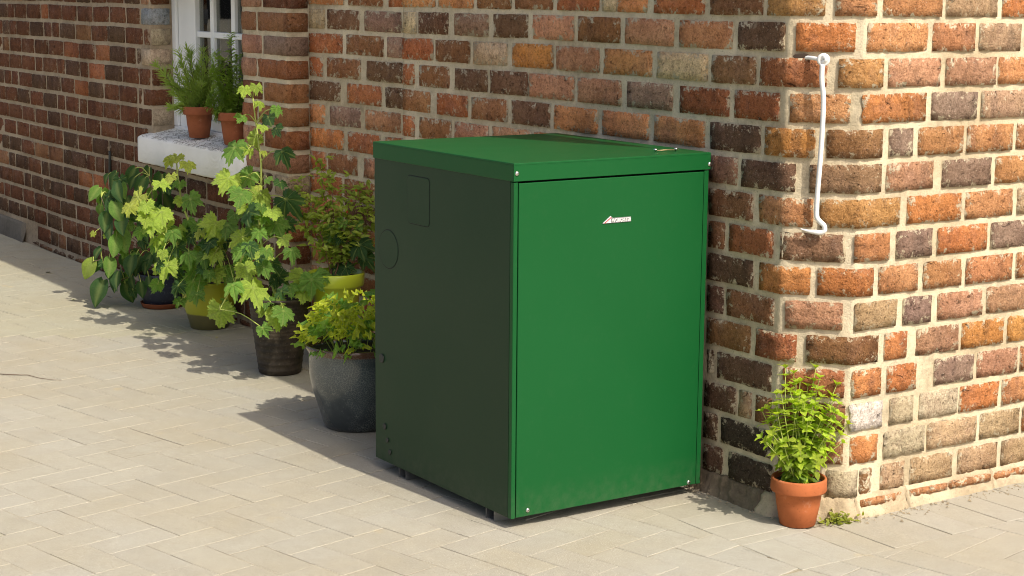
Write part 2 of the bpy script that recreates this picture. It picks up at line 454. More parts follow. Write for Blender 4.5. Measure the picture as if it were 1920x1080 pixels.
# right-hand building: main face (y=0), cut corner, right face (x=0)
TOP = 1.95
wallR = thing('brick_wall', (0, 0, 0), 'orange and brown brick house wall with a cut-off corner, behind the green cabinet', 'brick wall')
PR = Path([(-2.355, .0), (-1.7575, .040), (-1.7575, 0), (-CW, 0), (0, CW), (0, 2.6)], s0=-(2.355 - CW + .0413))
ROWS = {
0:[(-2236,-2030,'o'),(-2006,-1811,'b'),(-1782,-1649,'r'),(-1643,-1460,'o'),(-1442,-1260,'o'),(-1241,-1071,'b'),(-1053,-880,'b'),(-859,-682,'r'),(-671,-612,'m'),(-608,-491,'o'),(-467,-281,'r'),(-262,-84,'b'),(-72,75,'y'),(92,189,'o'),(205,385,'o'),(398,564,'t'),(578,705,'O')],
1:[(-2238,-2146,'m'),(-2131,-1945,'k'),(-1911,-1712,'g'),(-1677,-1649,'b'),(-1643,-1563,'m'),(-1554,-1390,'k'),(-1359,-1182,'g'),(-1158,-992,'k'),(-970,-787,'p'),(-771,-595,'b'),(-574,-389,'p'),(-369,-182,'o'),(-164,-12,'k'),(12,140,'O'),(162,347,'o'),(360,496,'o'),(508,649,'t'),(661,805,'o')],
2:[(-2240,-2040,'r'),(-2019,-1809,'b'),(-1790,-1653,'g'),(-1643,-1471,'r'),(-1454,-1275,'b'),(-1259,-1089,'m'),(-1064,-877,'Y'),(-860,-677,'p'),(-660,-468,'o'),(-449,-265,'m'),(-250,-101,'b'),(-87,83,'R'),(104,216,'y'),(230,392,'p'),(406,568,'p'),(577,719,'o')],
3:[(-2241,-2160,'r'),(-2134,-1937,'b'),(-1903,-1703,'k'),(-1687,-1653,'k'),(-1644,-1576,'r'),(-1551,-1384,'b'),(-1356,-1185,'k'),(-1169,-989,'k'),(-982,-781,'p'),(-767,-586,'p'),(-562,-389,'g'),(-363,-186,'r'),(-170,-21,'r'),(4,135,'o'),(156,351,'O'),(366,514,'g'),(525,689,'t')],
4:[(-2228,-2057,'k'),(-2018,-1820,'r'),(-1797,-1653,'k'),(-1644,-1486,'b'),(-1447,-1285,'r'),(-1266,-1087,'b'),(-1066,-888,'k'),(-868,-679,'o'),(-662,-474,'o'),(-456,-268,'o'),(-249,-79,'k'),(-66,64,'Y'),(85,222,'B'),(240,316,'g'),(331,472,'o'),(485,637,'o'),(650,807,'o')],
5:[(-2230,-2149,'o'),(-2119,-1939,'g'),(-1915,-1717,'p'),(-1701,-1654,'g'),(-1644,-1576,'r'),(-1552,-1372,'b'),(-1355,-1178,'p'),(-1162,-972,'p'),(-957,-784,'r'),(-766,-583,'b'),(-564,-397,'r'),(-381,-267,'r'),(-250,-152,'p'),(-138,25,'k'),(52,224,'G'),(238,385,'p'),(410,568,'g'),(584,739,'o')],
6:[(-2232,-2038,'O'),(-2014,-1825,'r'),(-1799,-1654,'r'),(-246,-97,'b'),(-79,65,'o'),(77,284,'y'),(305,480,'O'),(493,652,'o'),(665,822,'t')],
7:[(-2237,-2144,'r'),(-2133,-1959,'b'),(-1921,-1654,'p'),(-243,-189,'b'),(-174,-27,'r'),(-6,137,'G'),(153,262,'o'),(277,391,'g'),(406,570,'O'),(581,753,'g')],
8:[(-247,-89,'k'),(-72,65,'O'),(77,212,'O'),(228,350,'o'),(367,489,'o'),(505,661,'o'),(674,836,'o')],
9:[(-246,-186,'k'),(-177,-17,'b'),(10,137,'p'),(158,288,'t'),(307,398,'g'),(418,564,'p'),(580,748,'p')],
10:[(-243,-91,'B'),(-73,41,'r'),(58,237,'B'),(255,327,'O'),(355,492,'p'),(502,644,'Y'),(657,831,'Y')],
11:[(-243,-215,'k'),(-202,-18,'k'),(9,147,'r'),(159,250,'O'),(267,361,'O'),(417,549,'g'),(560,699,'p'),(708,857,'o')],
12:[(-244,-131,'k'),(-124,-80,'t'),(-68,-9,'b'),(4,151,'b'),(156,260,'w'),(280,355,'m'),(374,501,'m'),(505,637,'O'),(650,806,'o')],
13:[(-243,-195,'k'),(-182,-6,'K'),(6,150,'b'),(163,248,'O'),(266,395,'m'),(405,568,'t'),(581,718,'t'),(727,871,'o')],
14:[(-240,-173,'k'),(-150,-2,'K'),(9,104,'m'),(112,191,'m'),(196,237,'b'),(262,337,'t'),(355,493,'t'),(511,647,'t'),(660,820,'t')],
}
rb = random.Random(3)
def fill_row(a, b, lo=.172, hi=.192, joint=(.012, .018), hdr=.22, pool='rrbbkpgo', cut=False):
    """random bricks between a and b"""
    out = []; s = a
    while s < b - .03:
        w = rb.uniform(.082, .092) if rb.random() < hdr else rb.uniform(lo, hi)
        e = min(s + w, b)
        if b - e < .05: e = b
        out.append((s, e, rb.choice(pool))); s = e + rb.uniform(*joint)
    return out
extra = []
for k in range(15):
    row = [(a / 1000, b / 1000, c) for a, b, c in ROWS.get(k, [])]
    lo = Z0 - CP * k; s_first = -2.240
    # complete each course: left part behind the plants and the cabinet, far right beyond the frame
    if k >= 6:
        right_first = min((r[0] for r in row if r[0] > -1), default=-.24)
        left_last = max((r[1] for r in row if r[0] < -1), default=s_first - .014)
        if left_last < -1.66:
            if left_last < s_first + .1: row += fill_row(s_first, -1.653)
            row += fill_row(-1.641, right_first - .014, pool='rrbbkkpb')
        else: row += fill_row(left_last + .014, right_first - .014, pool='rrbbkkpb')
    end = max(r[1] for r in row)
    row += fill_row(end + .015, 1.16, pool='oOptoygr', hdr=.15)
    for a, b, c in sorted(row):
        if b < -1.64: a, b = a - .041, b - .041
        if -1.715 < b < -1.68: b = -1.689
        if a < -2.22: a = -2.2838
        if -1.652 < a < -1.638: a = -1.6452
        z0, z1 = lo + .0055, lo + CP - .0055
        if b > -1.0 and b < .9: st, nz = .0125, 6
        else: st, nz = .017, 4
        # seam where the wall steps 8 mm: bricks right of it stand prouder
        pc = PAL[c] if b > -.26 else tuple(q * f_ for q, f_ in zip(PAL[c], (1.48, 1.36, 1.22)))  # fill light painted into the shaded main-face bricks as lighter, warmer colour
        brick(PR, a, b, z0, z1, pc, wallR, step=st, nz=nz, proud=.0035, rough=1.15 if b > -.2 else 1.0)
# courses above the frame and beyond it: one joined piece
VV, FF, RR = [], [], []
for k in range(-11, 0):
    for a, b, c in fill_row(-2.24 + (.1 if k % 2 else 0), 2.5):
        v, f, r = brick(PR, a, b, Z0 - CP * k + .006, Z0 - CP * k + CP - .006, 'o', None, step=.09, nz=2)
        o_ = len(VV); VV += v; FF += [tuple(i + o_ for i in q) for q in f]; RR += r
for k in range(0, 15):
    for a, b, c in fill_row(1.175, 2.5):
        v, f, r = brick(PR, a, b, Z0 - CP * k + .006, Z0 - CP * k + CP - .006, 'o', None, step=.09, nz=2)
        o_ = len(VV); VV += v; FF += [tuple(i + o_ for i in q) for q in f]; RR += r
o = obj('upper_bricks', VV, FF, M_BRICK, wallR, color=PAL['o'], attrs={'rim': RR}); o['kind'] = 'stuff'
sheet('mortar', PR, -2.2846, 1.3, .0, 1.175, .0115, M_MORTAR, wallR)
sheet('mortar', PR, 1.3, 2.59, .0, 1.175, .1, M_MORTAR, wallR)
sheet('mortar', PR, -2.2846, 2.59, 1.175, TOP, .1, M_MORTAR, wallR)
# solid core so that no light leaks
def prism(poly, z0, z1):
    n = len(poly); v = [(x, y, z0) for x, y in poly] + [(x, y, z1) for x, y in poly]
    f = [tuple(range(n))[::-1], tuple(range(n, 2 * n))] + [(i, (i + 1) % n, n + (i + 1) % n, n + i) for i in range(n)]
    return v, f
v, f = prism([(-2.32, .054), (-1.75, .054), (-1.75, .014), (-CW - .006, .014), (-.014, CW + .006), (-.014, 2.58), (-2.32, 2.58)], -.05, TOP)
obj('wall_core', v, f, M_MORTAR, wallR, smooth=False)
# eaves board: above the frame, its shadow falls along the wall foot
M_EAVE = mat_plain('eaves_timber', (.25, .22, .18), .8)
v, f = prism([(-9, -.1975), (.0, -.1975), (.049, -.177), (.480, .0), (-9, .0)], TOP - .045, TOP + .03)
obj('eaves', v, f, M_EAVE, wallR, smooth=False)
M_ROOF = mat_plain('roof_covering', (.12, .09, .08), .8)
v, f = prism([(-9, .002), (-.0, .002), (.02, 2.58), (-9, 2.58)], TOP + .002, TOP + .05)
obj('roof', v, f, M_ROOF, wallR, smooth=False)

# foot of the wall: crumbling mortar and thin brick slips
def skirt(name, P, s0, s1, prof, mat, parent, step=.006, amp=.004, seed=0, zamp=.6):
    S = cuts(s0, s1, step, P.k[1:-1]); vs = []
    for s in S:
        for i, (d, z) in enumerate(prof):
            nn = noise.noise(Vector((s * 30, i * 1.7, seed))) * amp + noise.noise(Vector((s * 110, i * 1.7, seed + 3))) * amp * .8 + max(0, noise.noise(Vector((s * 60, i * .9, 8)))) * amp * 1.2
            vs.append(P.at(s, d + nn, z + nn * zamp))
    m = len(prof); fs = []
    for i in range(len(S) - 1):
        for j in range(m - 1):
            fs.append((i * m + j, (i + 1) * m + j, (i + 1) * m + j + 1, i * m + j + 1))
    fs.append(tuple(range(m))); fs.append(tuple(range((len(S) - 1) * m, len(S) * m))[::-1])
    return obj(name, vs, fs, mat, parent)
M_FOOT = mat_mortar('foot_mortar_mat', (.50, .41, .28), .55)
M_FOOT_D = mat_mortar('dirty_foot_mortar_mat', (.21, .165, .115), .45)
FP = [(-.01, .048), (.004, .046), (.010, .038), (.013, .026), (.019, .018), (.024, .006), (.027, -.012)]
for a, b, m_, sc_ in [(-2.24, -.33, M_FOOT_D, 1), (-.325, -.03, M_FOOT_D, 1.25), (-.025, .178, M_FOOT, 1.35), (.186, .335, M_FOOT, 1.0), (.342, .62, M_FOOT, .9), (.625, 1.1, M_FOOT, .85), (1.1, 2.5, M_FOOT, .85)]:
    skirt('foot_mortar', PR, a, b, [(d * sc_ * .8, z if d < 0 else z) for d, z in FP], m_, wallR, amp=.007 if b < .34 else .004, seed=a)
for a, b, z in [(.192, .33, .022), (.345, .47, .020), (.475, .615, .021), (.63, .78, .020)]:
    brick(PR, a, b, z, z + .019, 'o', wallR, nz=3, proud=.0145, step=.014)

# ---------------------------------------------------------------- left part of the house, standing 8 cm proud
YL = -.08; ZL = Z0 - .013
wallL = thing('brick_wall', (-3, YL, 0), 'long dark red-brown brick wall with the white window, left of the pot plants', 'brick wall')
XW0, XW1, ZS = -3.49, -2.687, .50          # window opening and underside of the sill
PA = Path([(-6.4, YL), (XW0, YL), (XW0, .10)], s0=0)
PB = Path([(XW1, .10), (XW1, YL), (-2.355, YL), (-2.355, .010)], s0=0)
PC = Path([(-6.4, YL), (-2.355, YL), (-2.355, .010)], s0=0)
sA = XW0 + 6.4; jamb = {1: 'z', 2: 'm', 3: 'm', 4: 'p', 5: 'd', 6: 'm', 0: 'd'}
nL = 0
overflow = ([], [], [])
def brickL(P, a, b, lo, c, x_start, **k):
    global nL
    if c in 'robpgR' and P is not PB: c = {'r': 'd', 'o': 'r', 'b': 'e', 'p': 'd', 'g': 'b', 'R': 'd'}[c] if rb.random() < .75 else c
    if (P is not PB) and a < x_start:
        v, f, r = brick(P, a, b, lo + .006, lo + CP - .006, c, None, step=.06, nz=2)
        o_ = len(overflow[0]); overflow[0].extend(v); overflow[1].extend(tuple(i + o_ for i in q) for q in f); overflow[2].extend(r)
        return
    nL += 1
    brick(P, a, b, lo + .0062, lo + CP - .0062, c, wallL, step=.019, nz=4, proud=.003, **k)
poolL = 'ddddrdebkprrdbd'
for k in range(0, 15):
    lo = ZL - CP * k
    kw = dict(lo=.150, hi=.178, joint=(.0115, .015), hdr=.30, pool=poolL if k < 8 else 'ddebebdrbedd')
    if k <= 6:
        st = .10 if k % 2 else .0
        row = fill_row(.1 + st + (k * .037) % .05, sA - (.10 if k % 2 else .012), **kw)
        if k % 2: row.append((sA - .088, sA + .078, jamb[k]))
        else: row.append((sA + .0, sA + .078, jamb[k]))
        for a, b, c in row: brickL(PA, a, b, lo, c, .95)
        # pier right of the window
        s1 = .18; s2 = .18 + .332
        cc = [('p', 'o', 'd'), ('b', 'o', 'b'), ('p', 'g', 'g'), ('p', 'r', 'r'), ('d', 'o', 'o'), ('r', 'o', 'o'), ('p', 'R', 'R')][k]
        if k % 2: PRW = [(.10, s1 + .108, cc[0]), (s1 + .122, s2 + .077, cc[2])]
        else: PRW = [(.10, s1 + .150, cc[0]), (s1 + .165, s2 + .077, cc[2])]
        for a, b, c in PRW: brickL(PB, a, b, lo, c, 0)
    elif k == 7:
        for a, b, c in fill_row(.12, 2.86, **kw): brickL(PC, a, b, lo, c, .95)
        for a, b, c in [(.10, .18 + .12, 'p'), (.18 + .134, .18 + .332 + .077, 'p')]: brickL(PB, a, b, lo, c, 0)
    else:
        row = fill_row(.1 + (.08 if k % 2 else 0), 3.93, **kw)
        row.append((3.945, 4.045 + .077, rb.choice('prmo')))
        for a, b, c in row:
            if k == 14 and a < 1.42: continue
            brickL(PC, a, b, lo, c, .95)
# last course stands on the ground
for a, b, c in fill_row(1.44, 3.93, lo=.15, hi=.178, pool='dbeed'):
    brick(PC, a, b, .001, .0215, c, wallL, step=.03, nz=2, proud=.002)
o = obj('far_bricks', *overflow[:2], M_BRICK_L, wallL, color=PAL['d'], attrs={'rim': overflow[2]}); o['kind'] = 'stuff'
VV, FF, RR = [], [], []
for k in range(-11, 0):
    for a, b, c in fill_row(.1 + (.09 if k % 2 else 0), 4.045, lo=.15, hi=.178):
        v, f, r = brick(PC, a, b, ZL - CP * k + .006, ZL - CP * k + CP - .006, 'd', None, step=.09, nz=2)
        o_ = len(VV); VV += v; FF += [tuple(i + o_ for i in q) for q in f]; RR += r
o = obj('upper_bricks', VV, FF, M_BRICK, wallL, color=PAL['d'], attrs={'rim': RR}); o['kind'] = 'stuff'
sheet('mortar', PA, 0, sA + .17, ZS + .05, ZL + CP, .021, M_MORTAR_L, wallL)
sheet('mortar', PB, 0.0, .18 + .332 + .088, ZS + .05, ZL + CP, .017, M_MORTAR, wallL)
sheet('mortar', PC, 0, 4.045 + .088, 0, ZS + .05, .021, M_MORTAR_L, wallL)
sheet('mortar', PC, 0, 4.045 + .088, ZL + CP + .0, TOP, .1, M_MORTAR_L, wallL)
for b_ in [(-6.38, XW0 - .012, YL + .012, .3, -.05, ZL + CP), (XW1 + .012, -2.366, YL + .012, .3, -.05, ZL + CP),
           (-3.502, -2.675, YL + .014, .3, -.05, ZS - .002), (-6.38, -2.366, YL + .013, .3, ZL + CP + .001, TOP)]:
    bx('wall_core', b_, M_MORTAR_L, wallL)
# concrete plinth at the far left
M_CONC = mat_mortar('concrete_mat', (.15, .135, .11), .75)
skirt('concrete_plinth', PC, .2, 1.36, [(-.01, .088), (.006, .088), (.012, .075), (.014, .03), (.016, -.01)], M_CONC, wallL, step=.05, amp=.003)

# window
M_WHITE = mat_plain('white_gloss_paint', (.82, .83, .82), .35, var=.05, nscale=12, bump=.4)
t = NT('flaking_white_paint'); v = t.coord(False)
vs_ = t.n('VectorMath', operation='MULTIPLY', inp={0: v, 1: (1, 1.6, 1)}).outputs[0]
fl = t.noise(vs_, 15, 4, .58, 2.2); low = t.noise(v, 5, 3, .5)
nz_ = t.n('SeparateXYZ', inp={0: t.n('NewGeometry').outputs['Normal']}).outputs[2]
up = t.ramp(nz_, [(.5, 0), (.8, 1)])
mask = t.math('MULTIPLY', t.ramp(fl, [(.475, 0), (.485, 1)]), t.ramp(fl, [(.515, 1), (.525, 0)]))
chip = t.math('MULTIPLY', mask, up)
c = t.mix(t.ramp(low, [(.4, 0), (.7, .5)]), (.82, .81, .76), (.66, .64, .55))
c = t.mix(chip, c, (.14, .12, .09))
chip2 = t.math('MULTIPLY', t.ramp(t.noise(v, 17, 4, .6), [(.60, 0), (.63, 1)]), up)
c = t.mix(t.math('MULTIPLY', chip2, .6), c, (.36, .31, .24))
M_FLAKE = t.set(color=c, rough=.7, spec=.3, normal=t.bump(t.math('ADD', t.math('MULTIPLY', fl, .8), t.math('MULTIPLY', chip, -.6)), .8, .006))

win = bx('window', (-3.488, -3.30, .016, .06, .60, 1.24), M_WHITE, wallL, bevel=.003)
win['label'] = 'white painted timber casement window'
def wpart(name, b, mat=None, bev=.003): return bx(name, b, mat or M_WHITE, win, bevel=bev)
wpart('frame', (-3.488, -2.69, .003, .055, .600, .634))
wpart('frame', (-3.488, -3.452, .003, .0155, .6345, 1.24))
wpart('frame', (-3.299, -2.69, .022, .052, .6345, .672))
wpart('frame', (-2.76, -2.69, .02, .055, .6725, 1.24))
wpart('frame', (-3.299, -2.7605, .02, .055, 1.20, 1.24))
for x in (-3.165, -2.985): wpart('glazing_bar', (x - .016, x + .016, .022, .046, .6725, 1.1995))
for z in (.98,):
    for a, b in ((-3.299, -3.1815), (-3.1485, -3.0015), (-2.9685, -2.7605)): wpart('glazing_bar', (a, b, .0225, .0455, z - .011, z + .011))
t = NT('window_glass'); M_GLASS = t.set(color=(.5, .52, .5), rough=.03, **{'Transmission Weight': .0})
g_ = t.n('BsdfGlossy', inp={'Roughness': .02, 'Color': (.9, .9, .9, 1)}); tr_ = t.n('BsdfTransparent', inp={'Color': (.80, .81, .77, 1)})
fr_ = t.n('Fresnel', inp={'IOR': 1.5}); mx_ = t.n('MixShader', inp={0: fr_.outputs[0], 1: tr_.outputs[0], 2: g_.outputs[0]})
t.link(mx_.outputs[0], t.t.nodes['Material Output'].inputs['Surface'])
for a, b in ((-3.299, -3.1815), (-3.1485, -3.0015), (-2.9685, -2.7605)):
    for c0, c1 in ((.6725, .9685), (.9915, 1.1995)): bx('pane', (a, b, .034, .037, c0, c1), M_GLASS, win)
M_CURT = mat_plain('dim_curtain', (.60, .56, .48), .9, var=.3)
M_ROOM = mat_plain('dark_room', (.50, .42, .31), .9, var=.3)
# room lining and a half drawn curtain behind the panes
v1, f1 = [], []
N = 40
for i in range(N + 1):
    x = -3.30 + .12 * i / N; y = .11 + .012 * math.sin(i * 1.3)
    v1 += [(x, y, .62), (x, y, 1.23)]
for i in range(N): f1.append((2 * i, 2 * i + 2, 2 * i + 3, 2 * i + 1))
obj('curtain', v1, f1, M_CURT, win)
bx('room_lining', (-3.49, -2.70, .185, .198, .5, 1.24), M_ROOM, win)
bx('room_lining', (-3.488, -3.478, .07, .183, .6, 1.24), M_ROOM, win)
# sill
sv = [];  NX, NY = 46, 9; xs0, xs1 = -3.545, -2.665
prof = [(.02, .628), (-.03, .618), (-.06, .612), (-.09, .606), (-.112, .601), (-.121, .597), (-.125, .588), (-.126, .55), (-.125, .505), (-.121, .499), (-.08, .498), (-.0795, .56)]
def sill_mesh():
    vs, fs = [], []
    m = len(prof)
    for i in range(NX + 1):
        x = xs0 + (xs1 - xs0) * i / NX; e = min(i, NX - i)
        for j, (y, z) in enumerate(prof):
            nn = noise.noise(Vector((x * 30, y * 60, z * 30)))
            yy, zz = y, z
            if e == 0: yy += .004 if y < -.1 else 0; zz -= .003 if z > .59 else 0
            # broken right-hand corner
            if i > NX - 4 and y < -.10: yy += .03 * (i - (NX - 4)) / 4 + .01 * nn; zz -= (.02 if z > .58 else 0) * (i - (NX - 4)) / 4
            vs.append((x, yy + nn * .0016, zz + nn * .0022))
    for i in range(NX):
        for j in range(m - 1): fs.append((i * m + j, i * m + j + 1, (i + 1) * m + j + 1, (i + 1) * m + j))
    fs.append(tuple(range(m))[::-1]); fs.append(tuple(range(NX * m, (NX + 1) * m)))
    return vs, fs
v, f = sill_mesh(); o = obj('window_sill', v, f, M_FLAKE, wallL); o['label'] = 'thick white window sill with flaking paint'
bx('sill_bed', (XW0, XW1, .021, .25, .55, .60), M_ROOM, wallL)
# black iron stub in the joint left of the sill
v, f = tube(smooth_path([at_plane(206, yy_, (0, YL - dd_, 0), (0, 1, 0)) for yy_, dd_ in ((284, .004), (298, .009), (328, .007))], 3), [.006] * 7, 6)
obj('iron_stub', v, f, M_DKRUB, wallL)

# ---------------------------------------------------------------- ground and paving
M_GROUND = mat_plain('far_ground_mat', (.35, .33, .255), .95, var=.15, nscale=3)
gs = obj('ground', [(-60, -60, -.03), (60, -60, -.03), (60, 60, -.03), (-60, 60, -.03)], [(0, 1, 2, 3)], M_GROUND)
gs['kind'] = 'structure'
paving = struct('paving', (-1, -.8, 0))
def inset(poly, d):
    n = len(poly); out = []
    for i in range(n):
        a, b, c = poly[i - 1], poly[i], poly[(i + 1) % n]
        t1 = (b - a).normalized(); t2 = (c - b).normalized()
        n1 = Vector((-t1.y, t1.x)); n2 = Vector((-t2.y, t2.x)); k = 1 + n1.dot(n2)
        out.append(b + (n1 + n2) * (d / max(k, .3)))
    return out
def clip(poly, n, d):                         # keep points with p.n <= d
    out = []
    for i in range(len(poly)):
        a, b = poly[i], poly[(i + 1) % len(poly)]; da, db = a.dot(n) - d, b.dot(n) - d
        if da <= 0: out.append(a)
        if da * db < 0: out.append(a + (b - a) * (da / (da - db)))
    r = []
    for p in out:
        if not r or (p - r[-1]).length > 1e-4: r.append(p)
    if len(r) > 1 and (r[0] - r[-1]).length < 1e-4: r.pop()
    return r
def area(p): return sum(p[i - 1].x * p[i].y - p[i].x * p[i - 1].y for i in range(len(p))) / 2
def paver_mesh(poly, rg):
    poly = inset(poly, rg.uniform(.0004, .0010)); n = len(poly)
    h = rg.uniform(-.0009, .0005); tx, ty = rg.uniform(-.004, .004), rg.uniform(-.004, .004)
    c = sum(poly, Vector((0, 0))) / n; vs, rim = [], []
    small = math.sqrt(abs(area(poly)))
    rings = [(0, -.014, 0), (0, -.0012, 0), (.0011, -.0002, .25), (min(.014, small * .25), 0, 1)]
    for d, z, r in rings:
        for p in (inset(poly, d) if d else poly):
            vs.append((p.x, p.y, z + h + (p.x - c.x) * tx + (p.y - c.y) * ty)); rim.append(r)
    fs = [(k * n + i, k * n + (i + 1) % n, (k + 1) * n + (i + 1) % n, (k + 1) * n + i) for k in range(3) for i in range(n)]
    fs.append(tuple(range(3 * n, 4 * n)))
    return vs, fs, rim
polys = []
W_ = .0868
ca, sa = math.cos(R(12)), math.sin(R(12))
def rot(x, y): return Vector((x * ca - y * sa - .03, x * sa + y * ca + .02))
for i in range(-90, 40):
    for j in range(-45, 60):
        m = (i - j) % 4
        if m == 0: q = [(i, j), (i + 2, j), (i + 2, j + 1), (i, j + 1)]
        elif m == 2: q = [(i, j - 1), (i + 1, j - 1), (i + 1, j + 1), (i, j + 1)]
        else: continue
        p = [rot(a * W_, b * W_) for a, b in q]; cx = sum(v.x for v in p) / 4; cy = sum(v.y for v in p) / 4
        if not (-6.6 < cx < 1.5 and -2.5 < cy < 1.9): continue
        ylim = -.263 if cx < -2.36 else -.208
        A = clip(p, Vector((0, 1)), ylim); B = clip(p, Vector((-1, 0)), -.208)
        aA = area(A) if len(A) > 2 else 0; aB = area(B) if len(B) > 2 else 0
        full = area(p)
        if max(aA, aB) < full * .06: continue
        inside = all((v.y <= ylim or v.x >= .208) for v in p)
        polys.append(p if inside else (A if aA >= aB else B))
def rect(x0, x1, y0, y1): return [Vector((x0, y0)), Vector((x1, y0)), Vector((x1, y1)), Vector((x0, y1))]
x = -6.6
while x < -2.40: polys.append(rect(x, x + W_, -.263, -.078)); x += W_
x = -2.36
while x < .0: polys.append(rect(x, min(x + W_, .022), -.208, -.012)); x += W_
y = -.2
polys.append(rect(.022, .208, -.208, -.12)); y = -.12
while y < 1.9: polys.append(rect(.012, .208, y, y + W_)); y += W_
def frame_px(c):
    v = Vector((c.x, c.y, 0)) - CAM; z = v.dot(FW)
    if z < .3: return None
    return 960 + FPX * v.dot(RT) / z, 540 - FPX * v.dot(UP) / z, z
cand = []
for p in polys:
    c = sum(p, Vector((0, 0))) / len(p); q = frame_px(c)
    vis = q and -70 < q[0] < 1990 and 300 < q[1] < 1150
    cand.append((0 if vis else 1, q[2] if q else 99, p, c))
cand.sort(key=lambda a: (a[0], a[1]))
VV, FF, RR = [], [], []
rp = random.Random(11); npv = 0
for vis, z, p, c in cand:
    v, f, r = paver_mesh(p, rp)
    if vis == 0 and npv < 296:
        npv += 1
        g = max(0, min(1, (c.x + .9) / 1.2)) ; k = rp.uniform(.975, 1.025)
        a = Vector((.345, .324, .262)); b = Vector((.345, .330, .282)); col = (a.lerp(b, min(1, max(0, g * .7 + rp.uniform(-.3, .5))))) * k
        obj('paver', v, f, M_PAVER, paving, smooth=False, color=tuple(col), attrs={'rim': r})
    else:
        o_ = len(VV); VV += v; FF += [tuple(i + o_ for i in q) for q in f]; RR += r
o = obj('outer_pavers', VV, FF, M_PAVER, paving, smooth=False, color=(.35, .335, .257), attrs={'rim': RR}); o['kind'] = 'stuff'
o = obj('joint_sand', [(-6.6, -2.5, -.0016), (1.5, -2.5, -.0016), (1.5, 1.9, -.0016), (-6.6, 1.9, -.0016)], [(0, 1, 2, 3)], M_SAND, paving)

# ---------------------------------------------------------------- green boiler cabinet
BX, BY, BW, BD, BH, BZ = -.31699, -.56751, .53038, .59895, .79300, .0254
boiler = thing('boiler_cabinet', (BX - BD / 2, BY + BW / 2, 0), 'large dark green metal outdoor boiler cabinet against the brick wall', 'boiler')
LB = BH - .0385                                     # underside of the lid skirt
xb, xf, yl, yr = BX - BD + .003, BX, BY + .002, BY + BW - .003
def bp(name, b, mat=None, bev=.0012, parent=None): return bx(name, b, mat or M_BOILER, parent or boiler, bevel=bev)
bp('inner_frame', (xb + .008, xf - .022, yl + .008, yr - .008, BZ + .004, LB - .004), M_BLACK, 0)
# left side: sheet with a real rectangular and round knockout
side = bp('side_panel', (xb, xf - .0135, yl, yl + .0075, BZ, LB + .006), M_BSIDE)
side['label'] = 'shaded left side panel with knockouts'
def plate_y(name, outline, y0, y1, mat, parent, bevel=.0008):
    n = len(outline); v = [(x, y0, z) for x, z in outline] + [(x, y1, z) for x, z in outline]
    f = [tuple(range(n)), tuple(range(n, 2 * n))[::-1]] + [(i, n + i, n + (i + 1) % n, (i + 1) % n) for i in range(n)]
    return obj(name, v, f, mat, parent, smooth=True, bevel=bevel)
def rrect(x0, x1, z0, z1, r, n=5):
    out = []
    for cx, cz, a0 in ((x1 - r, z1 - r, 0), (x0 + r, z1 - r, 90), (x0 + r, z0 + r, 180), (x1 - r, z0 + r, 270)):
        for k in range(n + 1):
            a = R(a0 + 90 * k / n); out.append((cx + r * math.cos(a), cz + r * math.sin(a)))
    return out
def disc(cx, cz, r, n=32): return [(cx + r * math.cos(2 * math.pi * k / n), cz + r * math.sin(2 * math.pi * k / n)) for k in range(n)]
def ring_y(name, outline, w, y0, y1, mat, parent):
    """thin dark slot ring around a knockout"""
    cx = sum(p[0] for p in outline) / len(outline); cz = sum(p[1] for p in outline) / len(outline)
    inn = []
    for x, z in outline:
        l = math.hypot(x - cx, z - cz); inn.append((x - (x - cx) / l * w, z - (z - cz) / l * w))
    n = len(outline)
    v = [(x, y0, z) for x, z in outline] + [(x, y0, z) for x, z in inn] + [(x, y1, z) for x, z in outline]
    f = [(i, (i + 1) % n, n + (i + 1) % n, n + i) for i in range(n)] + [(i, 2 * n + i, 2 * n + (i + 1) % n, (i + 1) % n) for i in range(n)]
    return obj(name, v, f, mat, parent, smooth=False)
for nm, ol in (('knockout_panel', rrect(-.755, -.659, .619, .728, .010)), ('knockout_disc', disc(-.846, .545, .045))):
    k = plate_y(nm, ol, yl - .0012, yl + .002, M_BSIDE, side)
    cxm = sum(p[0] for p in ol) / len(ol); czm = sum(p[1] for p in ol) / len(ol)
    ol2 = []
    for x, z in ol:
        l = math.hypot(x - cxm, z - czm); ol2.append((x + (x - cxm) / l * .0019, z + (z - czm) / l * .0019))
    ring_y('knockout_slot', ol2, .004, yl - .0003, yl + .001, M_BLACK, side)
for x, z, r in ((-.879, .277, .011), (-.866, .112, .0075), (-.853, .081, .006), (-.841, .054, .0065)):
    v, f = [], []
    plate_y('grommet', disc(x, z, r, 20), yl - .0035, yl, M_DKRUB, side, bevel=.0015)
bp('rear_panel', (xb, xb + .0075, yl + .009, yr - .009, BZ, LB))
bp('side_panel', (xb, xf - .0135, yr - .0075, yr, BZ, LB))
bp('base_plate', (xb + .004, xf - .022, yl + .0085, yr - .0085, BZ - .001, BZ + .003))
# front: two narrow corner strips and the door between them
bp('corner_strip', (xf - .0125, xf, yl, yl + .0105, BZ, LB - .002))
bp('corner_strip', (xf - .0125, xf, yr - .0125, yr, BZ, LB - .002))
door = bp('door', (xf - .010, xf + .0008, yl + .0123, yr - .0143, BZ + .001, LB - .0042), bev=.0016)
door['label'] = 'flat green front door panel'
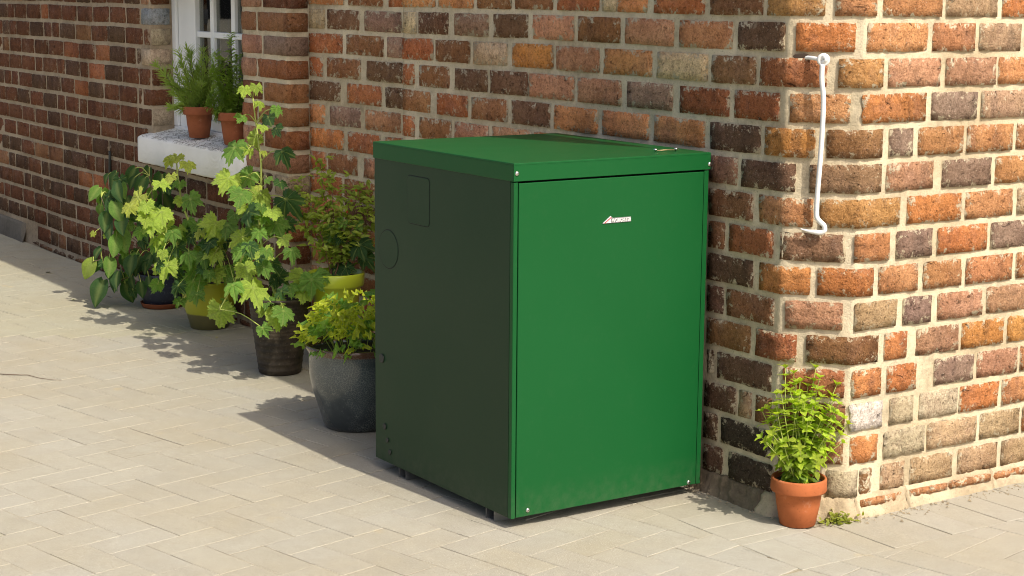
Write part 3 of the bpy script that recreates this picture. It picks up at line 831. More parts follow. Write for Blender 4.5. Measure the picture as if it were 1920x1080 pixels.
# lid: flat top with a folded skirt
lx0, lx1, ly0, ly1 = BX - BD, BX + .0025, BY, BY + BW
lid = bp('lid', (lx0, lx1, ly0, ly1, BH - .006, BH), bev=.0014)
for b in ((lx1 - .003, lx1, ly0, ly1, LB, BH - .003), (lx0, lx1 - .0032, ly0, ly0 + .003, LB, BH - .003),
          (lx0, lx0 + .003, ly0 + .0032, ly1, LB, BH - .003), (lx0 + .0032, lx1 - .0032, ly1 - .003, ly1, LB, BH - .003)):
    bp('lid_skirt', b, bev=.0012, parent=lid)
bp('lid_lining', (lx0 + .004, lx1 - .020, ly0 + .004, ly1 - .004, LB + .002, BH - .008), M_BLACK, 0, parent=lid)
def screw_x(y, z, x, parent):
    prof = [(.0, .0032), (.0022, .0031), (.0042, .0022), (.0052, .0006), (.0052, -.001)]
    n = 16; vs, fs = [], []
    for r, h in prof:
        for k in range(n):
            a = 2 * math.pi * k / n; rr = max(r, .0002); vs.append((x + h, y + rr * math.cos(a), z + rr * math.sin(a)))
    for i in range(len(prof) - 1):
        for k in range(n): fs.append((i * n + k, (i + 1) * n + k, (i + 1) * n + (k + 1) % n, i * n + (k + 1) % n))
    obj('screw', vs, fs, M_STEEL, parent)
    bx('screw_slot', (x + .0026, x + .0034, y - .0019, y + .0019, z - .0005, z + .0005), M_BLACK, parent)
screw_x(-.5598, .7715, lx1, boiler); screw_x(-.0405, .7665, lx1, boiler)
screw_x(-.523, .0395, xf + .0008, boiler); screw_x(-.0755, .0335, xf + .0008, boiler)
# wire tag between two little studs on the lid
hd = []
for y, x in ((-.148, -.375), (-.095, -.368)):
    v, f = lathe([(.0016, 0), (.0016, .004), (.0042, .0042), (.0045, .0065), (.003, .0085), (.0005, .009)], (x, y, BH - .0002), 14)
    obj('stud', v, f, M_STEEL, boiler)
v, f = tube([(-.375, -.148, BH + .0035), (-.3715, -.12, BH + .0042), (-.368, -.088, BH + .0035)], .0011, 6)
obj('wire', v, f, mat_plain('brass_wire', (.55, .38, .22), .4, .8), boiler)
# feet: two folded channels under the base
for x in (-.790, -.406):
    v1, f1 = box(x - .017, x - .0152, yl + .004, yr - .02, 0.0005, BZ - .0015)
    v2, f2 = box(x + .0152, x + .017, yl + .004, yr - .02, 0.0005, BZ - .0015)
    v3, f3 = box(x - .0150, x + .0150, yl + .008, yr - .02, 0.0005, .002)
    v, f = join([(v1, f1), (v2, f2), (v3, f3)])
    obj('base_channel', v, f, M_ZINC, boiler, smooth=False)
# badge: striped peak and lettering, read from the front (face looks to +x)
XB = xf + .0008
def poly_x(pts, x0, x1):
    n = len(pts); v = [(x0, y, z) for y, z in pts] + [(x1, y, z) for y, z in pts]
    f = [tuple(range(n))[::-1], tuple(range(n, 2 * n))] + [(i, (i + 1) % n, n + (i + 1) % n, n + i) for i in range(n)]
    return v, f
M_CHROME = mat_plain('chrome_letters', (.80, .80, .80), .28, .3, var=.03)
M_RED = mat_plain('badge_red', (.55, .03, .04), .4); M_NAVY = mat_plain('badge_dark', (.02, .02, .05), .4)
by0, bz0 = -.3355, .6520
pl = [(0, .0005), (.021, .0155), (.027, .0105), (.0765, .0105), (.0765, -.0005), (0, -.0005)]
v, f = poly_x([(by0 + a, bz0 + b) for a, b in pl], XB + .0001, XB + .0016)
badge = obj('badge', v, f, mat_plain('badge_grey', (.30, .30, .31), .35, .5), boiler, smooth=False)
badge['label'] = 'small silver maker badge with a striped peak'
def badge_poly(name, pts, mat):
    v, f = poly_x([(by0 + a, bz0 + b) for a, b in pts], XB + .0016, XB + .0026); obj(name, v, f, mat, badge, smooth=False)
def stripe(o, w):                      # slanted band rising to the peak
    return [(o, .0008), (o + w, .0008), (.0195 + o * .25 + w * .6, .0125 - o * .35), (.0195 + o * .25, .0150 - o * .35)]
badge_poly('emblem', [(.0004, .0004), (.0026, .0004), (.0215, .0134), (.0205, .0150)], M_CHROME)
badge_poly('emblem', [(.0034, .0004), (.0062, .0004), (.0218, .0108), (.0215, .0126)], M_RED)
badge_poly('emblem', [(.0072, .0004), (.0092, .0004), (.0215, .0086), (.0215, .0100)], M_CHROME)
badge_poly('emblem', [(.0104, .0004), (.0165, .0004), (.0212, .0036), (.0212, .0072)], M_CHROME)
badge_poly('emblem', [(.0180, .0004), (.0212, .0004), (.0212, .0028)], M_CHROME)
tc = bpy.data.curves.new('lettering', 'FONT'); tc.body = 'WORCESTER'; tc.size = .0112; tc.extrude = .0006; tc.offset = .00022; tc.space_character = 1.0
to = bpy.data.objects.new('tmp', tc); link(to)
bpy.context.view_layer.update()
me = bpy.data.meshes.new_from_object(to.evaluated_get(bpy.context.evaluated_depsgraph_get()))
bpy.data.objects.remove(to)
ws = [v.co.copy() for v in me.vertices]; w0 = min(p.x for p in ws); w1 = max(p.x for p in ws)
sx = .0525 / (w1 - w0)
vs = [(XB + .0022 + p.z, by0 + .0235 + (p.x - w0) * sx, bz0 + .0012 + p.y) for p in ws]
obj('lettering', vs, [tuple(p.vertices) for p in me.polygons], M_CHROME, badge, smooth=False)

# ---------------------------------------------------------------- white cabin hook on the cut corner
CN = Vector((1, -1, 0)).normalized()
def onc(px, py, d): return at_plane(px, py, Vector((-CW, 0, 0)) + CN * d, CN)
M_HOOK = mat_plain('white_painted_iron', (.76, .75, .73), .45, var=.08, nscale=60, bump=.6)
eye = onc(1543, 113, .028)
hook = thing('hook', eye, 'long white painted iron cabin hook hanging from the cut brick corner', 'hook')
rod = [(1542, 120, .028), (1541, 150, .028), (1544, 185, .027), (1542, 240, .026), (1538, 300, .024), (1533, 360, .021), (1531, 395, .019), (1532, 408, .019),
       (1538, 416, .019), (1545, 423, .0185), (1546, 432, .0185), (1539, 436, .018), (1528, 435, .018), (1515, 433, .018), (1501, 429, .018)]
pts = smooth_path([onc(*p) for p in rod], 5); n = len(pts)
rad = [.0054] * n
for i in range(n):
    if i > n - 12: rad[i] = .0054 * max(.25, (n - 1 - i) / 12 + .15)
v, f = tube(pts, rad, 10); obj('rod', v, f, M_HOOK, hook)
# ring at the top of the rod, seen almost edge-on from the front
U = Vector((1, 1, 0)).normalized()
rc = onc(1544, 112, .027)
ring = [rc + U * (.0098 * math.cos(a)) + Vector((0, 0, .0098 * math.sin(a))) + CN * (.001 * math.sin(a)) for a in [2 * math.pi * k / 24 for k in range(25)]]
v, f = tube(ring, .0042, 8, cap=False); obj('ring', v, f, M_HOOK, hook)
st = smooth_path([onc(1503, 109, -.006), onc(1516, 108, .006), onc(1530, 110, .020), onc(1540, 111, .026), onc(1546, 106, .032), onc(1548, 113, .033), onc(1542, 117, .028)], 5)
v, f = tube(st, .0042, 8); obj('staple', v, f, M_HOOK, hook)

hole = onc(1504, 106, .004); vs = [hole + CN * .001]; nn = 18
for i in range(nn):
    a = 2 * math.pi * i / nn; r_ = 1 + .3 * noise.noise(Vector((i * .9, 2, 1)))
    vs.append(hole + U * (.019 * math.cos(a) * r_) + Vector((0, 0, .0065 * math.sin(a) * r_)))
obj('mortar_cavity', vs, [(0, 1 + i, 1 + (i + 1) % nn) for i in range(nn)], mat_plain('rusty_cavity', (.045, .028, .018), .95, var=.5, nscale=90), wallR)

# ---------------------------------------------------------------- pots
FH = Vector((FW.x, FW.y, 0)).normalized(); RH = Vector((RT.x, RT.y, 0)).normalized()
def pot_base(px, py, rpx, z=0):
    p = at_plane(px, py, (0, 0, z), (0, 0, 1)); r = rpx * depth(p) / FPX
    return p + FH * r, depth(p) / FPX
def flower_pot(c, m, rr, rb, h, collar, mat, parent, soil_drop=.012, wall=.006, n=44):
    """classic clay pot: rr rim radius, rb base radius, h height, collar height"""
    k = (rr - rb) / h
    rw = rr - .0055
    body = [(rb - .003, 0), (rb, .0015), (rb + (rw - rb) * .5, h * .42), (rw - .004, h - collar), (rr - .001, h - collar + .0005), (rr + .0005, h - collar + .004),
            (rr, h - .004), (rr - .0015, h - .0005), (rr - .004, h), (rr - wall, h - .002), (rr - wall - .002, h - soil_drop - .004)]
    v, f = lathe(body, c, n); o = obj('pot', v, f[:-1], mat, parent)
    soil(c, rr - wall - .001, h - soil_drop, parent)
    return o
def soil(c, r, z, parent, amp=.004):
    vs, fs = [], []; n, m = 24, 6
    vs.append((c[0], c[1], c[2] + z + amp))
    for i in range(1, m + 1):
        for k in range(n):
            a = 2 * math.pi * k / n; q = r * i / m
            x, y = q * math.cos(a), q * math.sin(a)
            vs.append((c[0] + x, c[1] + y, c[2] + z + amp * noise.noise(Vector((x * 130, y * 130, c[0] * 9))) * (1 if i < m else .2)))
    for k in range(n): fs.append((0, 1 + k, 1 + (k + 1) % n))
    for i in range(m - 1):
        for k in range(n): fs.append((1 + i * n + k, 1 + (i + 1) * n + k, 1 + (i + 1) * n + (k + 1) % n, 1 + i * n + (k + 1) % n))
    obj('soil', vs, fs, M_SOIL, parent, smooth=False)

# ---------------------------------------------------------------- leaf meshes (tip along +Y, face +Z, base at the origin, length 1)
def as_mesh(name, vs, fs, vein):
    me = bpy.data.meshes.new(name); me.from_pydata(vs, [], fs)
    a = me.attributes.new('vein', 'FLOAT', 'POINT'); a.data.foreach_set('value', vein)
    me.polygons.foreach_set('use_smooth', [True] * len(me.polygons)); me.materials.append(M_LEAF); me.update()
    return me
def vine_leaf(seed, droop=.25, fold=.12):
    rg = random.Random(seed); N = 104; rings = [.22, .45, .68, .86, 1.0]
    axes = [0, R(50), R(-50), R(104), R(-104), ]; lens = [1, .86, .86, .66, .66]
    vs = [(0, 0, 0)]; vein = [1.0]; fs = []
    ph = rg.uniform(0, 9)
    out = []
    for i in range(N):
        th = -math.pi + 2 * math.pi * (i + .5) / N
        r = 0.66
        for a, l in zip(axes, lens):
            dth = th - a
            r = max(r, l * (.60 + .40 * math.exp(-(dth / .38) ** 2)) * (1 if abs(dth) < 1.0 else .8))
        if abs(th) > R(150): r *= .30 + .70 * (math.pi - abs(th)) / R(30)
        saw = abs(((th * 4.6 + ph) % 1) - .5) * 2
        r *= (1 - .20 * saw) * (1 + rg.uniform(-.03, .03)) * .56
        out.append((th, r))
    for q in rings:
        for th, r in out:
            rr = r * (q if q < 1 else 1)
            # inner rings rounder than the outline
            base = .30 if q < .5 else r
            rr = q * (r * q + .34 * (1 - q)) if q < 1 else r
            x, y = rr * math.sin(th), rr * math.cos(th)
            near = min(abs(th - a) for a in axes)
            vn = max(0, 1 - near / .09) * (1 - .5 * q)
            z = -droop * rr * rr * 1.4 + fold * rr * (min(near, .45) / .45 - .4) * 1.5
            z += .055 * noise.noise(Vector((x * 4, y * 4, seed * 3.1))) * 2 * q + (.03 * math.sin(th * 9 + seed) * q * q)
            vs.append((x, y + .0, z)); vein.append(vn)
    n = N
    for k in range(n - 1): fs.append((0, 1 + k + 1, 1 + k))
    for i in range(len(rings) - 1):
        for k in range(n - 1):
            fs.append((1 + i * n + k, 1 + i * n + k + 1, 1 + (i + 1) * n + k + 1, 1 + (i + 1) * n + k))
    return as_mesh('vine_leaf', vs, fs, vein)
def blade_leaf(seed, width=.5, n=8, m=2, droop=.3, fold=.18, wave=.03, tip=.8, teeth=0, name='blade_leaf', heart=0):
    rg = random.Random(seed); vs, fs, vein = [], [], []
    for i in range(n + 1):
        t = i / n
        w = width * .5 * math.sin(math.pi * min(1, t ** tip * 1.0)) ** .85 if 0 < t < 1 else .004
        if heart and t < .3: w = width * .5 * (.35 + .65 * (t / .3) ** .5)
        if teeth: w *= 1 - teeth * (i % 2)
        for j in range(-m, m + 1):
            u = j / m; x = w * u; y = t + (-.0 if not heart else -.12 * abs(u) * max(0, 1 - t / .35))
            z = -droop * t * t + fold * abs(x) * 2 * .5 + wave * math.sin(t * 11 + seed + u * 2) * abs(u)
            vs.append((x, y, z)); vein.append((.5 if m > 1 else .3) if j == 0 else 0)
    k = 2 * m + 1
    for i in range(n):
        for j in range(2 * m): fs.append((i * k + j, i * k + j + 1, (i + 1) * k + j + 1, (i + 1) * k + j))
    return as_mesh(name, vs, fs, vein)
def leaf_obj(me, p, tip, nrm, size, col, parent, sx=1.0, name='leaf'):
    tip = Vector(tip).normalized(); nrm = Vector(nrm); nrm = (nrm - tip * nrm.dot(tip))
    if nrm.length < 1e-3: nrm = tip.orthogonal()
    nrm.normalize(); xx = tip.cross(nrm)
    o = bpy.data.objects.new(name, me); link(o)
    m = Matrix((xx * size * sx, tip * size, nrm * size)).transposed().to_4x4()
    o.parent = parent; base = WPOS[parent.name]; m.translation = Vector(p) - base
    o.matrix_local = m; WPOS[o.name] = Vector(p)
    k = random.uniform(.85, 1.18)
    o.color = (*[min(1, c * k) for c in col], 1)
    return o
def add_leaf(V, F, A, me, p, tip, nrm, size, sx=1):
    tip = Vector(tip).normalized(); nrm = Vector(nrm); nrm = nrm - tip * nrm.dot(tip)
    if nrm.length < 1e-3: nrm = tip.orthogonal()
    nrm.normalize(); xx = tip.cross(nrm); o_ = len(V); p = Vector(p)
    for v in me.vertices: V.append(p + (xx * v.co.x * sx + tip * v.co.y + nrm * v.co.z) * size)
    F += [tuple(i + o_ for i in q.vertices) for q in me.polygons]; A += [1.0 if False else 0.0] * len(me.vertices)
VINE = [vine_leaf(s, d, f) for s, d, f in ((1, .2, .12), (2, .5, .2), (3, .35, .05), (4, .7, .22), (5, .1, .25), (6, .45, .15))]
HEART = [blade_leaf(s, .72, 9, 2, .35, .25, .02, .72, name='heart_leaf', heart=1) for s in range(3)]
MINT = [blade_leaf(s, .50, 6, 1, d, .3, .03, .78, name='small_leaf') for s, d in ((1, .15), (2, .4), (3, .3))]
FRILL = [blade_leaf(s, .62, 12, 2, .6, .35, .26, .55, teeth=.16, name='frilled_leaf') for s in range(4)]
NEEDLE = [blade_leaf(s, .10, 3, 1, .1, .3, 0, .8, name='needle_leaf') for s in range(2)]
LFINE = [blade_leaf(s, .32, 5, 1, .3, .2, .03, .8, name='fine_leaf') for s in range(2)]
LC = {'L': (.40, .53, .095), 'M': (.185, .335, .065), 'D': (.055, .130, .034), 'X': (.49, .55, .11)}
TOCAM = (-FH); TOLIGHT = SUN
rl = random.Random(21)
def place_vine(lst, stem_xy, zdepth, parent, jit=.09, meshes=VINE, droopy=.4, front=0.0, SZ=1.0):
    """lst: (px, py, size px, tone). returns petiole polylines"""
    pet = []
    for px, py, s, tone in lst:
        d = zdepth - front + rl.uniform(-jit, jit)
        c = at_depth(px, py, d); size = s * d / FPX * 1.24 * SZ
        # nearest point on the stem
        q = min(stem_xy, key=lambda a: (a - c).length)
        away = (c - q); away.z *= .3
        if away.length < .01: away = Vector((rl.uniform(-1, 1), rl.uniform(-1, 1), 0))
        away.normalize()
        tip = away * .7 + Vector((0, 0, -droopy - rl.uniform(0, .5))) + TOCAM * rl.uniform(0, .5)
        tip.normalize()
        nrm = TOCAM * rl.uniform(.35, 1.0) + Vector((0, 0, 1)) * rl.uniform(.3, .9) + SUN * .35 + Vector((rl.uniform(-.5, .5), rl.uniform(-.5, .5), 0))
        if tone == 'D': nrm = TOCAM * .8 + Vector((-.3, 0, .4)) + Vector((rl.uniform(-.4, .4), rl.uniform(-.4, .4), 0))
        n0 = (nrm - tip * nrm.dot(tip)).normalized()
        base = c - tip * size * .22
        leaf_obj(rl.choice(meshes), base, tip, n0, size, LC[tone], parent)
        mid = (base + q) / 2 + Vector((0, 0, .015))
        pet.append(tube(smooth_path([q, mid, base], 3), .0016 if s > 25 else .001, 5, cap=False))
    return pet
def densify(pts, n=12):
    out = []
    for a, b in zip(pts, pts[1:]):
        for k in range(n): out.append(a.lerp(b, k / n))
    return out + [pts[-1]]

# ---------------------------------------------------------------- plants, from right to left
# 1. small terracotta pot with a bright mint-like herb at the wall corner
c, s = pot_base(1496, 984, 33); c.z = .0004; c -= FH * .030
herb = thing('potted_herb', c, 'small terracotta pot with a bushy bright green herb by the wall corner', 'potted plant')
def clay(c, rr, rb, h, collar, mat, parent): return flower_pot(c, None, rr, rb, h, collar, mat, parent)
clay(c, 52.0 * s, 33.5 * s, .107, .031, M_TERRA, herb)
zd = depth(c)
stems = []
tops = [(1472, 690, 0), (1530, 690, 0), (1570, 722, 0), (1500, 716, 0), (1428, 772, 0), (1450, 790, .03), (1590, 795, 0), (1486, 756, .06), (1540, 745, .05), (1515, 790, .08), (1470, 830, .06), (1560, 770, .03),
        (1580, 830, .02), (1548, 820, .07), (1500, 840, .09), (1440, 826, .0), (1455, 740, -.05), (1515, 725, -.05), (1560, 790, -.06), (1530, 860, .07), (1488, 700, -.06)]
tops = [(1502 + (a - 1502) * .98, b, q) for a, b, q in tops]
for _ in range(30):
    a_, r_ = rl.uniform(-.15, 3.3), rl.uniform(.45, 1)
    tops.append((1505 + math.cos(a_) * 82 * r_, 815 - math.sin(a_) * 115 * r_, rl.uniform(0, .08)))
nleaf = 0; V_, F_, A_ = [], [], []
rl.shuffle(tops)
for i, (px, py, fr) in enumerate(tops):
    b0 = c + Vector((rl.uniform(-.02, .02), rl.uniform(-.02, .02), .095)); t0 = at_depth(px, py, zd - .015 - max(fr, -.01) * .75)
    mid = b0.lerp(t0, .5) + Vector((rl.uniform(-.01, .01), rl.uniform(-.01, .01), 0)) + (b0 - t0).cross(Vector((0, 0, 1))) * .05
    path = smooth_path([b0, mid, t0], 10); stems.append(tube(path, [.0016 - .0008 * k / (len(path) - 1) for k in range(len(path))], 5, cap=False))
    L = (t0 - b0).length; npair = max(4, int(L / .025)); a0 = rl.uniform(0, 6)
    for k in range(npair):
        u = .18 + .82 * k / (npair - 1) if npair > 1 else 1
        j = min(len(path) - 1, int(u * (len(path) - 1))); p = path[j]; ax = (path[min(j + 1, len(path) - 1)] - path[max(0, j - 1)]).normalized()
        nn = 2 if k < npair - 1 else 4
        if k >= npair - 2: nn = 4
        for q in range(nn):
            a = a0 + k * 1.57 + q * 2 * math.pi / nn
            side = ax.orthogonal(); side = (Matrix.Rotation(a, 3, ax) @ side).normalized()
            rise = -.05 + .75 * u if k < npair - 1 else 1.0
            tip = side + ax * rise + Vector((0, 0, -.25 * (1 - u)))
            size = (.034 - .013 * u) * rl.uniform(.8, 1.25) * (1 if k < npair - 1 else .8)
            col = Vector(LC['M']).lerp(Vector((.56, .66, .07)), min(1, max(0, .15 + .95 * u + rl.uniform(-.25, .25))))
            if nleaf >= 290: add_leaf(V_, F_, A_, rl.choice(MINT), p, tip, ax + side * -.2 + Vector((0, 0, .3)), size * .9, 1.3)
            else: leaf_obj(rl.choice(MINT), p, tip, ax + side * -.2 + Vector((0, 0, .3)), size, tuple(col), herb, sx=1.15)
            nleaf += 1
v, f = join(stems); obj('stem', v, f, M_STEM, herb)
o = obj('small_leaves', V_, F_, M_LEAF, herb, color=(.44, .56, .065), attrs={'vein': A_}); o['kind'] = 'stuff'

# 2. glazed blue-grey pot with frilly lettuce-like leaves, partly behind the cabinet
c, s = pot_base(665, 812, 58); c.z = .0004
lett = thing('potted_lettuce', c, 'big glazed blue-grey pot of frilly green and yellow leaves, beside the cabinet', 'potted plant')
t = NT('blue_grey_glaze'); v = t.coord(False); sz = t.n('SeparateXYZ', inp={0: v}).outputs[2]
n1 = t.noise(v, 9, 4, .6); n2 = t.noise(v, 230, 3, .6)
cc = t.mix(t.ramp(n1, [(.35, 0), (.65, 1)]), (.040, .052, .056), (.072, .090, .092))
cc = t.mix(t.ramp(sz, [(0.0, 0), (.09, .0)]), cc, cc)
hz = t.math('ADD', sz, t.math('MULTIPLY', n1, .010))
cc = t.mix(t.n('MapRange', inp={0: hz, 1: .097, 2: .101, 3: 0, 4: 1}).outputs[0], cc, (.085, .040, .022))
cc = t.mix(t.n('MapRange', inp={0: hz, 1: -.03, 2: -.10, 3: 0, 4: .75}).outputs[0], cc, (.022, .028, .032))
crk = t.n('TexVoronoi', feature='DISTANCE_TO_EDGE', inp={'Vector': v, 'Scale': 170}).outputs['Distance']
cc = t.mix(t.math('MULTIPLY', t.ramp(crk, [(.02, 1), (.06, 0)]), t.ramp(n1, [(.42, 0), (.55, .55)])), cc, (.25, .27, .24))
cc = t.mix(t.ramp(n2, [(.66, 0), (.72, .5)]), cc, (.3, .3, .26))
M_GLAZE = t.set(color=cc, rough=.22, spec=.5, coat=.3, normal=t.bump(n2, .15, .0008))
H = .225; rr, rb_ = 99 * s, 60 * s
prof = [(rb_ - .006, 0), (rb_, .002), (rb_ + .006, .012), (rb_ + .017, .05), (rb_ + .033, .10), (rb_ + .043, .145), (rb_ + .045, .18), (rr - .009, H - .020), (rr - .003, H - .011), (rr, H - .005), (rr - .0015, H), (rr - .006, H + .001), (rr - .012, H - .004), (rr - .016, H - .03)]
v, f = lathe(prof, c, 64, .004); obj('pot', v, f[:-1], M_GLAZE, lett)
soil(c, rr - .015, H - .022, lett)
zd = depth(c); top = c + Vector((0, 0, H))
nl = 0
for i in range(290):
    a = rl.uniform(0, 2 * math.pi); q = math.sqrt(rl.uniform(0, 1)); hgt = rl.uniform(0, 1)
    R0 = (rr + .012) * q
    dome = .165 * (1 - .55 * q * q)
    p = top + Vector((math.cos(a) * R0, math.sin(a) * R0, -.012 + dome * (.25 + .75 * hgt) - (.02 if q > .9 else 0)))
    outw = Vector((math.cos(a), math.sin(a), 0))
    tip = outw * (.4 + .7 * q) + Vector((rl.uniform(-.5, .5), rl.uniform(-.5, .5), rl.uniform(.1, .9)))
    yel = (noise.noise(p * 16) + .30 + .5 * (hgt - .55)) > .12
    col = Vector((.62, .68, .07)) if yel and hgt > .25 else Vector((.32, .52, .08)).lerp(Vector((.16, .36, .07)), rl.random())
    leaf_obj(rl.choice(FRILL), p - tip.normalized() * .012, tip, Vector((0, 0, 1)) + TOCAM * .6 + outw * .3, rl.uniform(.030, .048) * (.8 if yel else 1), tuple(col), lett)
stems = []
for i in range(26):
    a = rl.uniform(0, 6.28); q = rl.uniform(.1, .8) * rr
    b0 = top + Vector((math.cos(a) * q * .6, math.sin(a) * q * .6, -.025)); stems.append(tube([b0, top + Vector((math.cos(a) * q, math.sin(a) * q, .05))], .0014, 5, cap=False))
v, f = join(stems); obj('stem', v, f, M_STEM, lett)

# 3. black ribbed pot with the tallest vine
c, s = pot_base(520, 706, 40); c.z = .0004; zb = depth(c)
vine = thing('potted_vine', c, 'tall lobed-leaf vine in a black ribbed pot, tallest of the pot plants', 'potted plant')
t = NT('black_plastic'); v = t.coord(False); sz = t.n('SeparateXYZ', inp={0: v}).outputs[2]
n1 = t.noise(v, 22, 5, .7); n2 = t.noise(v, 120, 4, .7)
cc = t.mix(t.ramp(n1, [(.40, 0), (.70, .8)]), (.024, .019, .014), (.085, .065, .043))
cc = t.mix(t.ramp(n2, [(.60, 0), (.70, .5)]), cc, (.16, .13, .09))
M_BPOT = t.set(color=cc, rough=.6, spec=.3, normal=t.bump(n2, .4, .0015))
H = .235; rr, rb_ = 58 * s, 40 * s
prof = [(rb_ - .004, 0), (rb_, .003)]
zz = .012
while zz < H - .02:
    r0 = rb_ + (rr - rb_) * zz / H
    prof += [(r0, zz), (r0 + .0018, zz + .003), (r0 + .0002, zz + .006)]; zz += .0115 if zz > .11 else .02
prof += [(rr - .002, H - .012), (rr + .003, H - .010), (rr + .003, H), (rr - .001, H), (rr - .003, H - .02)]
v, f = lathe(prof, c, 48); obj('pot', v, f[:-1], M_BPOT, vine)
soil(c, rr - .003, H - .018, vine)
zd = zb - .02
main = densify([c + Vector((-.01, 0, .21)), at_depth(492, 470, zd), at_depth(485, 407, zd), at_depth(490, 367, zd), at_depth(490, 307, zd), at_depth(483, 253, zd), at_depth(474, 184, zd)])
side2 = densify([c + Vector((.02, 0, .21)), at_depth(540, 520, zd), at_depth(585, 535, zd - .03)], 8)
side3 = densify([c + Vector((-.03, 0, .21)), at_depth(440, 530, zd - .05), at_depth(412, 580, zd - .08)], 8)
LST = [(457,172,30,'L'),(480,168,30,'L'),(488,196,24,'L'),(451,222,30,'M'),(493,240,26,'L'),(520,209,28,'M'),(505,226,44,'D'),(520,246,32,'D'),(471,264,40,'L'),(433,287,56,'M'),
       (462,283,34,'L'),(533,292,46,'D'),(422,345,58,'L'),(459,338,48,'M'),(440,362,34,'M'),(495,288,16,'X'),(484,354,18,'X'),(527,347,32,'D'),(547,385,62,'D'),(503,338,22,'M'),
       (450,373,50,'M'),(488,377,54,'L'),(462,405,56,'D'),(512,402,44,'L'),(480,433,30,'L'),(523,428,54,'M'),(534,452,38,'L'),(443,453,48,'L'),
       (490,481,56,'L'),(450,488,50,'M'),(463,512,50,'L'),(497,508,38,'M'),(480,552,68,'L'),(508,582,66,'L'),(532,592,52,'M'),(520,607,44,'L'),(497,622,34,'M'),
       (438,542,44,'M'),(413,597,64,'L'),(433,578,46,'M'),(530,523,40,'D'),(512,500,36,'D'),(470,470,40,'D'),(545,425,36,'D')]
LST += [(rl.gauss(487, 26), rl.uniform(380, 600), rl.uniform(24, 42), rl.choice('MMDDL')) for i in range(22)]
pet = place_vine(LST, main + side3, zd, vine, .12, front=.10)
LST += [(395,560,50,'L'),(455,600,50,'M'),(430,620,50,'L')]
LST2 = [(562,530,60,'L'),(584,538,56,'M'),(568,558,38,'L'),(545,545,40,'M'),(606,520,40,'M')]
pet += place_vine(LST2, side2, zd - .02, vine, .04, front=.05)
v, f = join(pet); obj('leaf_stalks', v, f, M_STEM, vine)['kind'] = 'stuff'
v, f = join([tube(main, [.0052 - .003 * i / (len(main) - 1) for i in range(len(main))], 8), tube(side2, .0025, 6), tube(side3, .0025, 6)])
obj('stem', v, f, M_STEM, vine)

# 4. lime green pot behind it with a fine-leaved reddish shrub
M_LIME = mat_plain('lime_glaze', (.50, .60, .035), .35, var=.10, nscale=14, bump=.2, coat=.2)
pl_ = at_plane(630, 512, (0, -.125, 0), (0, 1, 0)); rim_z = pl_.z; c = Vector((pl_.x, -.125, .0004)); s = depth(pl_) / FPX
shrub = thing('potted_shrub', c, 'fine-leaved shrub with reddish stems in a lime green pot close to the wall', 'potted plant')
rr = 52 * s; H = rim_z + .004
prof = [(.045, 0), (.048, .003), (.056, H * .3), (.065, H * .6), (rr - .010, H - .046), (rr - .002, H - .042), (rr + .001, H - .036), (rr + .003, H - .003), (rr, H), (rr - .004, H), (rr - .006, H - .02)]
v, f = lathe(prof, c, 48); obj('pot', v, f[:-1], M_LIME, shrub)
soil(c, rr - .005, H - .018, shrub)
zd = depth(c + Vector((0, 0, H))); base = c + Vector((0, 0, H - .02))
ends = [(560, 345), (600, 300), (622, 325), (650, 350), (668, 370), (690, 392), (640, 395), (585, 375), (686, 352), (612, 385), (560, 392), (662, 425)]
stems = []; V_, F_, A_ = [], [], []
for k, (px, py) in enumerate(ends):
    e = at_depth(px, py, zd + rl.uniform(-.05, .07)); m1 = base.lerp(e, .45) + Vector((rl.uniform(-.02, .02), rl.uniform(-.02, .02), -.01))
    path = smooth_path([base + Vector((rl.uniform(-.02, .02), rl.uniform(-.02, .02), 0)), m1, e], 10)
    stems.append(tube(path, [.0021 - .0014 * i / (len(path) - 1) for i in range(len(path))], 5, cap=False))
    for j in range(8, len(path)):
        for q in range(3):
            p = path[j] + Vector((rl.gauss(0, .016), rl.gauss(0, .016), rl.gauss(0, .012)))
            w = Vector((rl.uniform(-1, 1), rl.uniform(-1, 1), rl.uniform(-.3, .5))).normalized()
            stems.append(tube([path[j], p], .0006, 4, cap=False))
            for r_ in range(3):
                tip = w + Vector((rl.uniform(-.9, .9), rl.uniform(-.9, .9), rl.uniform(-.4, .3)))
                add_leaf(V_, F_, A_, rl.choice(LFINE), p, tip, Vector((rl.uniform(-.3, .3), rl.uniform(-.3, .3), 1)) + TOCAM * .5, rl.uniform(.018, .034), 1.15)
o = obj('small_leaves', V_, F_, M_LEAF, shrub, color=(.36, .44, .07), attrs={'vein': A_}); o['kind'] = 'stuff'
v, f = join(stems); obj('stem', v, f, M_STEM_R, shrub)
side = densify([base, at_depth(648, 490, zd), at_depth(672, 430, zd)], 10)
pet = place_vine([(616,446,46,'M'),(637,449,30,'D'),(677,470,58,'D'),(664,424,38,'M'),(690,490,42,'D'),(620,518,54,'D'),(650,508,38,'D'),(640,420,28,'M')], side, zd, shrub, .03, front=.04)
v, f = join(pet + [tube(side, .0022, 6)]); obj('leaf_stalks', v, f, M_STEM, shrub)['kind'] = 'stuff'
for k, (px, py) in enumerate([(668, 360), (659, 379), (651, 400)]):
    leaf_obj(MINT[0], at_depth(px, py, zd - .06), (0, 0, 1), TOCAM, .009, (.5, .03, .02), shrub, sx=1.6)

